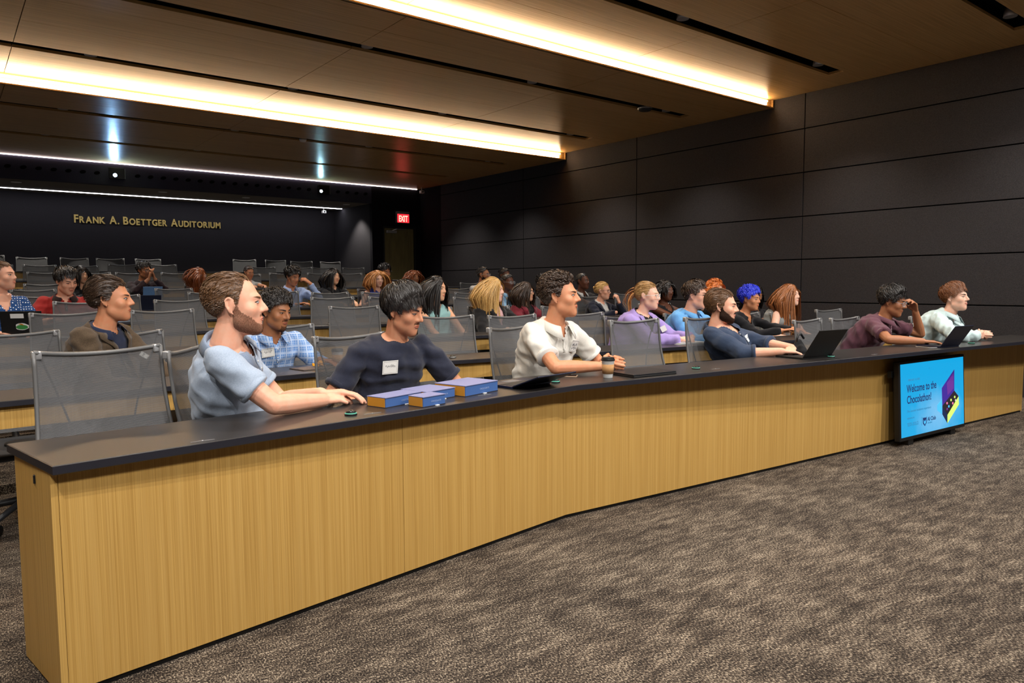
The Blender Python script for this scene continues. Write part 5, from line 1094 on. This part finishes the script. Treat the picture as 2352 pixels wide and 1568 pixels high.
def coffee(x, y, z, label):
    e = tag(empty('coffee_cup', (x, y, z)), label, 'cup', 'paper coffee cups')
    MB().lathe([(0.026, 0.0), (0.0275, 0.002), (0.0365, 0.096), (0.0385, 0.098), (0.0385, 0.101)], seg=28).build('cup', 'cup_white', e, True)
    MB().lathe([(0.0302, 0.024), (0.0312, 0.024), (0.0362, 0.078), (0.0352, 0.078)], seg=28).build('sleeve', 'kraft', e, True)
    auto_smooth(MB().lathe([(0.040, 0.099), (0.0405, 0.106), (0.0375, 0.108), (0.0365, 0.117), (0.033, 0.118), (0.030, 0.114), (0.004, 0.114)], seg=28).build('lid', 'black', e))
coffee(2.987, 2.925, TOP, 'paper coffee cup with kraft sleeve in front of the cream polo man')
coffee(2.050, 4.50, TOP, 'paper coffee cup with kraft sleeve beside the plaid shirt man')
def laptop(x, y, z, rot, label, w=0.32, d=0.22, lean=25.0, col='laptop_dark', lid=0.205, stickers=False):
    e = tag(empty('laptop', (x, y, z), math.radians(rot)), label, 'laptop', 'laptops on the desks')      # origin at the hinge, user towards +y
    b = MB().bbox((-w / 2, 0.0, 0.0), (w / 2, d, 0.014), 0.004).build('base', col, e)
    kb = MB().box((-w * 0.44, 0.02, 0.014), (w * 0.44, d * 0.55, 0.0152)).build('keyboard', 'keys', b)
    MB().box((-0.05, d * 0.62, 0.014), (0.05, d * 0.94, 0.0148)).build('trackpad', 'grey_plastic', b)
    l = MB().bbox((-w / 2, -0.004, 0.0), (w / 2, 0.003, lid), 0.003).build('lid', col, e); l.location = (0, 0.0, 0.013); l.rotation_euler = (math.radians(lean), 0, 0)
    MB().box((-w * 0.47, 0.003, 0.012), (w * 0.47, 0.0038, lid - 0.008)).build('display', 'screen_dark', l)
    if stickers:
        MB().bbox((-0.075, -0.0055, lid * 0.72), (0.02, -0.004, lid * 0.90), 0.0005).build('sticker', 'paper', l)
        s_ = MB(); s_.add([(0.05 * math.cos(a) * (1 + 0.15 * math.cos(3 * a)), -0.0055, lid * 0.38 + 0.03 * math.sin(a)) for a in [i * 0.3927 for i in range(16)]], [tuple(range(16))]); s_.build('sticker', 'paper', l)
        s_ = MB(); s_.add([(0.043 * math.cos(a), -0.0062, lid * 0.36 + 0.020 * math.sin(a)) for a in [i * 0.3927 for i in range(16)]], [tuple(range(16))]); s_.build('sticker', mat('sticker_green', srgb(60, 140, 70), 0.5), l)
        s_ = MB(); s_.add([(-0.008 + 0.022 * math.cos(a), -0.0068, lid * 0.42 + 0.018 * abs(math.sin(a))) for a in [i * 0.3927 for i in range(16)]], [tuple(range(16))]); s_.build('sticker', mat('sticker_yellow', srgb(230, 160, 30), 0.5), l)
    return e
laptop(2.43, 2.935, TOP, 8, 'thin dark laptop opened almost flat, right of the blue boxes', 0.30, 0.20, 70, 'laptop_navy', 0.19)
laptop(4.88, 2.715, TOP, -6, 'open black laptop turned away, in front of the slate-shirted man', 0.32, 0.23, 33, 'black', 0.235)
laptop(6.52, 2.475, TOP, -6, 'open navy laptop in front of the maroon polo man', 0.29, 0.20, 33, 'laptop_navy', 0.20)
e = tag(empty('laptop', (3.26, 2.91, TOP), math.radians(-5)), 'closed black laptop lying beside the coffee cup on the front desk', 'laptop')
MB().bbox((-0.17, -0.115, 0.0), (0.17, 0.115, 0.011), 0.004).build('base', 'black', e); MB().bbox((-0.17, -0.113, 0.0115), (0.17, 0.117, 0.019), 0.003).build('lid', 'laptop_dark', e)
for (x, y, r_, m_, lab) in ((2.83, 3.12, 40, 'phone_case', 'phone in a tan case lying by the elbow of the cream polo man'), (6.34, 2.585, -20, 'silver', 'white phone lying left of the navy laptop')):
    e = tag(empty('phone', (x, y, TOP), math.radians(r_)), lab, 'phone')
    MB().bbox((-0.036, -0.074, 0), (0.036, 0.074, 0.008), 0.0035).build('case', m_, e); MB().box((-0.032, -0.069, 0.008), (0.032, 0.069, 0.0086)).build('display', 'black_gloss', e)
e = tag(empty('tumbler', (5.17, 2.80, TOP)), 'blue tumbler with a purple lid standing behind the black laptop', 'tumbler')
MB().lathe([(0.034, 0), (0.036, 0.004), (0.045, 0.155), (0.045, 0.158)], seg=28).build('body', 'tumbler_blue', e, True); auto_smooth(MB().lathe([(0.047, 0.156), (0.048, 0.172), (0.044, 0.180), (0.01, 0.180)], seg=28).build('lid', 'tumbler_lid', e))
e = tag(empty('pouch', (5.02, 2.93, TOP)), 'black fuzzy pouch with a strap behind the black laptop', 'pouch')
g_ = MB(); rs_ = random.Random(4)
for i in range(9): capsule(g_, [(rs_.uniform(-.06, .06), rs_.uniform(-.035, .035), 0.03), (rs_.uniform(-.05, .05), rs_.uniform(-.03, .03), rs_.uniform(.05, .10))], [0.03, 0.022]) if 'capsule' in globals() else None
if g_.v: link('body', *(lambda m_: ([tuple((v.co.x, v.co.y, max(v.co.z, 0.0))) for v in m_.vertices], [tuple(p_.vertices) for p_ in m_.polygons]))(remesh(g_, 0.007, 1)), mat('fuzzy_black', srgb(18, 18, 20), 0.95, bump=((300, 300, 300), 1.0, 2)), e, True)
MB().tube([(-0.05, 0, 0.10), (-0.03, 0, 0.15), (0.01, 0.0, 0.155), (0.05, 0, 0.12)], 0.008, 8).build('strap', 'black', e, True)
# plaid man's folder and snack
e = tag(empty('folder', (1.90, 4.49, TOP), math.radians(10)), 'dark flat folder on the desk in front of the plaid shirt man', 'folder')
MB().bbox((-0.15, -0.085, 0), (0.15, 0.085, 0.006), 0.002).build('cover', mat('folder_dark', srgb(58, 50, 46), 0.5), e); MB().box((-0.145, -0.08, 0.006), (0.145, 0.08, 0.0075)).build('sheet', mat('folder_in', srgb(78, 66, 60), 0.5), e)
e = tag(empty('snack', (1.92, 4.49, TOP + 0.0075)), 'bunched bright yellow ruffle on the dark folder', 'ornament')
rs_ = random.Random(9)
for i in range(16):
    a = rs_.uniform(0, 6.28); r_ = rs_.uniform(0.005, 0.034); cx_, cy_ = r_ * math.cos(a), r_ * 0.8 * math.sin(a); z_ = 0.010 + rs_.uniform(0, 0.030) * (1 - r_ / 0.05)
    pts = [(cx_ + 0.017 * math.cos(t), cy_ + 0.012 * math.sin(t), z_ + 0.006 * math.sin(2 * t + a)) for t in [j * 0.7 + a for j in range(9)]]
    MB().tube(pts, 0.0055, 6).build('ruffle', 'yellow', e, True)
e = tag(empty('notepad', (5.21, 4.16, TOP), math.radians(-10)), 'stack of white papers under the hands of the lavender blazer woman', 'papers')
for i in range(4): MB().box((-0.15 + i * 0.004, -0.10 - i * 0.003, i * 0.004), (0.15 + i * 0.006, 0.10, i * 0.004 + 0.0025)).build('sheet', 'paper', e)
laptop(0.52, 7.24, 0.12 + TOP, -20, 'black laptop with stickers in front of the polka-dot dress woman', 0.30, 0.20, 12, 'black', 0.21, True)
laptop(2.44, 11.66, 0.34 + TOP, 0, 'light blue laptop in front of the man with clasped hands', 0.26, 0.2, 15, 'laptop_blue', 0.18)
laptop(2.09, 10.17, 0.225 + TOP, 0, 'navy laptop standing open on the sixth-row desk among empty chairs', 0.26, 0.2, 15, 'laptop_navy', 0.19)
laptop(6.33, 11.02, 0.34 + TOP, 0, 'black laptop in front of the white T-shirt man near the door', 0.30, 0.2, 15, 'black', 0.19)
laptop(1.40, 10.14, 0.225 + TOP, 0, 'dark laptop behind the right shoulder of the red polo man', 0.30, 0.2, 12, 'laptop_dark', 0.19)
laptop(3.52, 11.70, 0.34 + TOP, 30, 'black tablet tilted up in front of the wavy-haired woman', 0.24, 0.17, 35, 'black', 0.18)
# display panel leaning against the desk front
def tv_screen():
    m = bpy.data.materials.new('tv_picture'); m.use_nodes = True; nt = m.node_tree; b = nt.nodes['Principled BSDF']
    tc = nt.nodes.new('ShaderNodeTexCoord'); mp = nt.nodes.new('ShaderNodeMapping'); mp.inputs['Location'].default_value = (-0.12, 0, -0.42); mp.inputs['Scale'].default_value = (1.6, 1, 2.6)
    ln = nt.nodes.new('ShaderNodeVectorMath'); ln.operation = 'LENGTH'; nz = nt.nodes.new('ShaderNodeTexNoise'); nz.inputs['Scale'].default_value = 6.0
    nt.links.new(tc.outputs['Object'], mp.inputs['Vector']); nt.links.new(mp.outputs['Vector'], ln.inputs[0]); nt.links.new(tc.outputs['Object'], nz.inputs['Vector'])
    ad = nt.nodes.new('ShaderNodeMath'); ad.operation = 'MULTIPLY_ADD'; ad.inputs[1].default_value = 0.5; nt.links.new(nz.outputs['Fac'], ad.inputs[0]); nt.links.new(ln.outputs['Value'], ad.inputs[2])
    cr = nt.nodes.new('ShaderNodeValToRGB'); cr.color_ramp.elements[0].position = 0.30; cr.color_ramp.elements[0].color = srgb(120, 190, 236); cr.color_ramp.elements[1].position = 0.95; cr.color_ramp.elements[1].color = srgb(20, 165, 224)
    nt.links.new(ad.outputs[0], cr.inputs['Fac']); nt.links.new(cr.outputs['Color'], b.inputs['Emission Color']); b.inputs['Emission Strength'].default_value = 0.95; b.inputs['Base Color'].default_value = (0.005, 0.005, 0.005, 1); b.inputs['Roughness'].default_value = 0.25
    MATS['tv_picture'] = m
tv_screen()
def flat(name, c, e=0.9): return mat(name, srgb(*c), 0.6, emit=(srgb(*c), e))
flat('tv_ink', (16, 40, 92), 0.5); flat('tv_ink2', (40, 110, 150), 0.7); flat('tv_purple', (52, 30, 130), 0.6); flat('tv_violet', (88, 40, 130), 0.6); flat('tv_choc', (34, 26, 34), 0.4); flat('tv_lime', (176, 214, 96), 0.9); flat('tv_navy', (14, 30, 70), 0.5); flat('tv_cyan', (60, 160, 220), 0.8); flat('tv_pink', (200, 100, 140), 0.8)
tv = tag(empty('display_screen', (6.385, 2.515, 0.045), math.radians(-3.5)), 'flat display reading Welcome to the Chocolathon, leaning on the front desk', 'screen')
tv.rotation_euler = (math.radians(-3.0), 0, math.radians(-3.5))
W_, H_ = 1.08, 0.63
MB().bbox((-W_ / 2, 0.0, 0.0), (W_ / 2, 0.045, H_), 0.008).build('bezel', 'black', tv)
MB().bbox((-W_ / 2 + 0.06, 0.045, 0.06), (W_ / 2 - 0.06, 0.085, H_ - 0.14), 0.01).build('back_housing', 'black', tv)
MB().box((-W_ / 2 - 0.02, 0.05, H_ * 0.80), (-W_ / 2 + 0.04, 0.08, H_ * 0.88)).build('bracket', 'black', tv)
for sx in (-0.35, 0.35): MB().bbox((sx - 0.04, 0.012, -0.045), (sx + 0.04, 0.07, 0.002), 0.004).build('foot', 'black', tv)
scn = MB().box((-W_ / 2 + 0.022, -0.0015, 0.030), (W_ / 2 - 0.022, 0.0, H_ - 0.022)).build('picture', 'tv_picture', tv)
def tvt(txt, x, z, size, m_, bold=0.0, sx=1.0):
    t = text_mesh(txt, size, m_, scn, 'lettering', bold, 0.0003, 'LEFT', sx); t.rotation_euler = (math.pi / 2, 0, 0); t.location = (x, -0.0022, z); return t
X0 = -0.43
tvt('Welcome to the', X0, 0.380, 0.088, 'tv_ink', 0.0012, 0.80); tvt('Chocolathon!', X0, 0.292, 0.088, 'tv_ink', 0.0012, 0.80)
tvt('FEBRUARY 10, 2025', X0 + 0.02, 0.470, 0.022, 'tv_ink2', 0.0004); 
tvt('The sweetest hackathon experience', X0, 0.222, 0.026, 'tv_ink2', 0.0003)
tvt('PRESENTED BY', X0, 0.168, 0.017, 'tv_ink2', 0.0003); tvt('TESTA DOLCE', X0, 0.112, 0.038, 'tv_ink2', 0.0004, 0.72); tvt('AI Club', X0 + 0.32, 0.122, 0.044, 'tv_ink', 0.0010); tvt('NEW JERSEY', X0 + 0.32, 0.100, 0.014, 'tv_ink2', 0.0003)
def poly(name, pts, m_, lift=0.0024):
    n_ = len(pts); link(name, [(p[0], -lift, p[1]) for p in pts] + [(p[0], -0.0010, p[1]) for p in pts], [tuple(range(n_)), tuple(reversed(range(n_, 2 * n_)))] + [(i, n_ + i, n_ + (i + 1) % n_, (i + 1) % n_) for i in range(n_)], m_, scn)
poly('divider', [(X0 + 0.225, 0.095), (X0 + 0.228, 0.095), (X0 + 0.228, 0.165), (X0 + 0.225, 0.165)], 'tv_ink2')
poly('emblem', [(X0 + 0.245, 0.160), (X0 + 0.256, 0.150), (X0 + 0.267, 0.157), (X0 + 0.275, 0.150), (X0 + 0.283, 0.157), (X0 + 0.294, 0.150), (X0 + 0.305, 0.160), (X0 + 0.303, 0.108), (X0 + 0.275, 0.085), (X0 + 0.247, 0.108)], 'tv_ink')
poly('emblem', [(X0 + 0.257, 0.138), (X0 + 0.275, 0.120), (X0 + 0.293, 0.138), (X0 + 0.290, 0.112), (X0 + 0.275, 0.098), (X0 + 0.260, 0.112)], 'tv_cyan', 0.0030)
B0 = 0.20      # open chocolate box illustration
poly('box_lid_picture', [(B0 - 0.065, 0.370), (B0 + 0.155, 0.510), (B0 + 0.150, 0.330), (B0 - 0.060, 0.220)], 'tv_purple')
poly('box_lid_picture', [(B0 + 0.02, 0.40), (B0 + 0.14, 0.480), (B0 + 0.138, 0.35), (B0 + 0.03, 0.30)], 'tv_violet', 0.0030)
poly('box_tray_picture', [(B0 - 0.060, 0.220), (B0 + 0.150, 0.330), (B0 + 0.225, 0.275), (B0 + 0.025, 0.135)], 'tv_choc')
poly('box_side_picture', [(B0 + 0.225, 0.275), (B0 + 0.025, 0.135), (B0 + 0.022, 0.065), (B0 + 0.230, 0.205)], 'tv_lime')
poly('box_side_picture', [(B0 - 0.060, 0.220), (B0 + 0.025, 0.135), (B0 + 0.022, 0.065), (B0 - 0.062, 0.150)], 'tv_navy')
poly('ribbon_picture', [(B0 - 0.065, 0.275), (B0 - 0.145, 0.235), (B0 - 0.145, 0.190), (B0 - 0.065, 0.150)], 'tv_cyan')
for (x, z, m_) in ((0.02, 0.235, 'tv_pink'), (0.05, 0.205, 'tv_cyan'), (0.09, 0.255, 'tv_lime'), (0.12, 0.225, 'tv_pink'), (0.155, 0.275, 'tv_lime'), (0.02, 0.185, 'tv_violet'), (0.17, 0.245, 'paper')):
    poly('chocolate_picture', [(B0 + x + 0.013 * math.cos(a), z + 0.011 * math.sin(a)) for a in [i * 0.785 for i in range(8)]], m_, 0.0032)

bpy.data.scenes.remove(TMP)
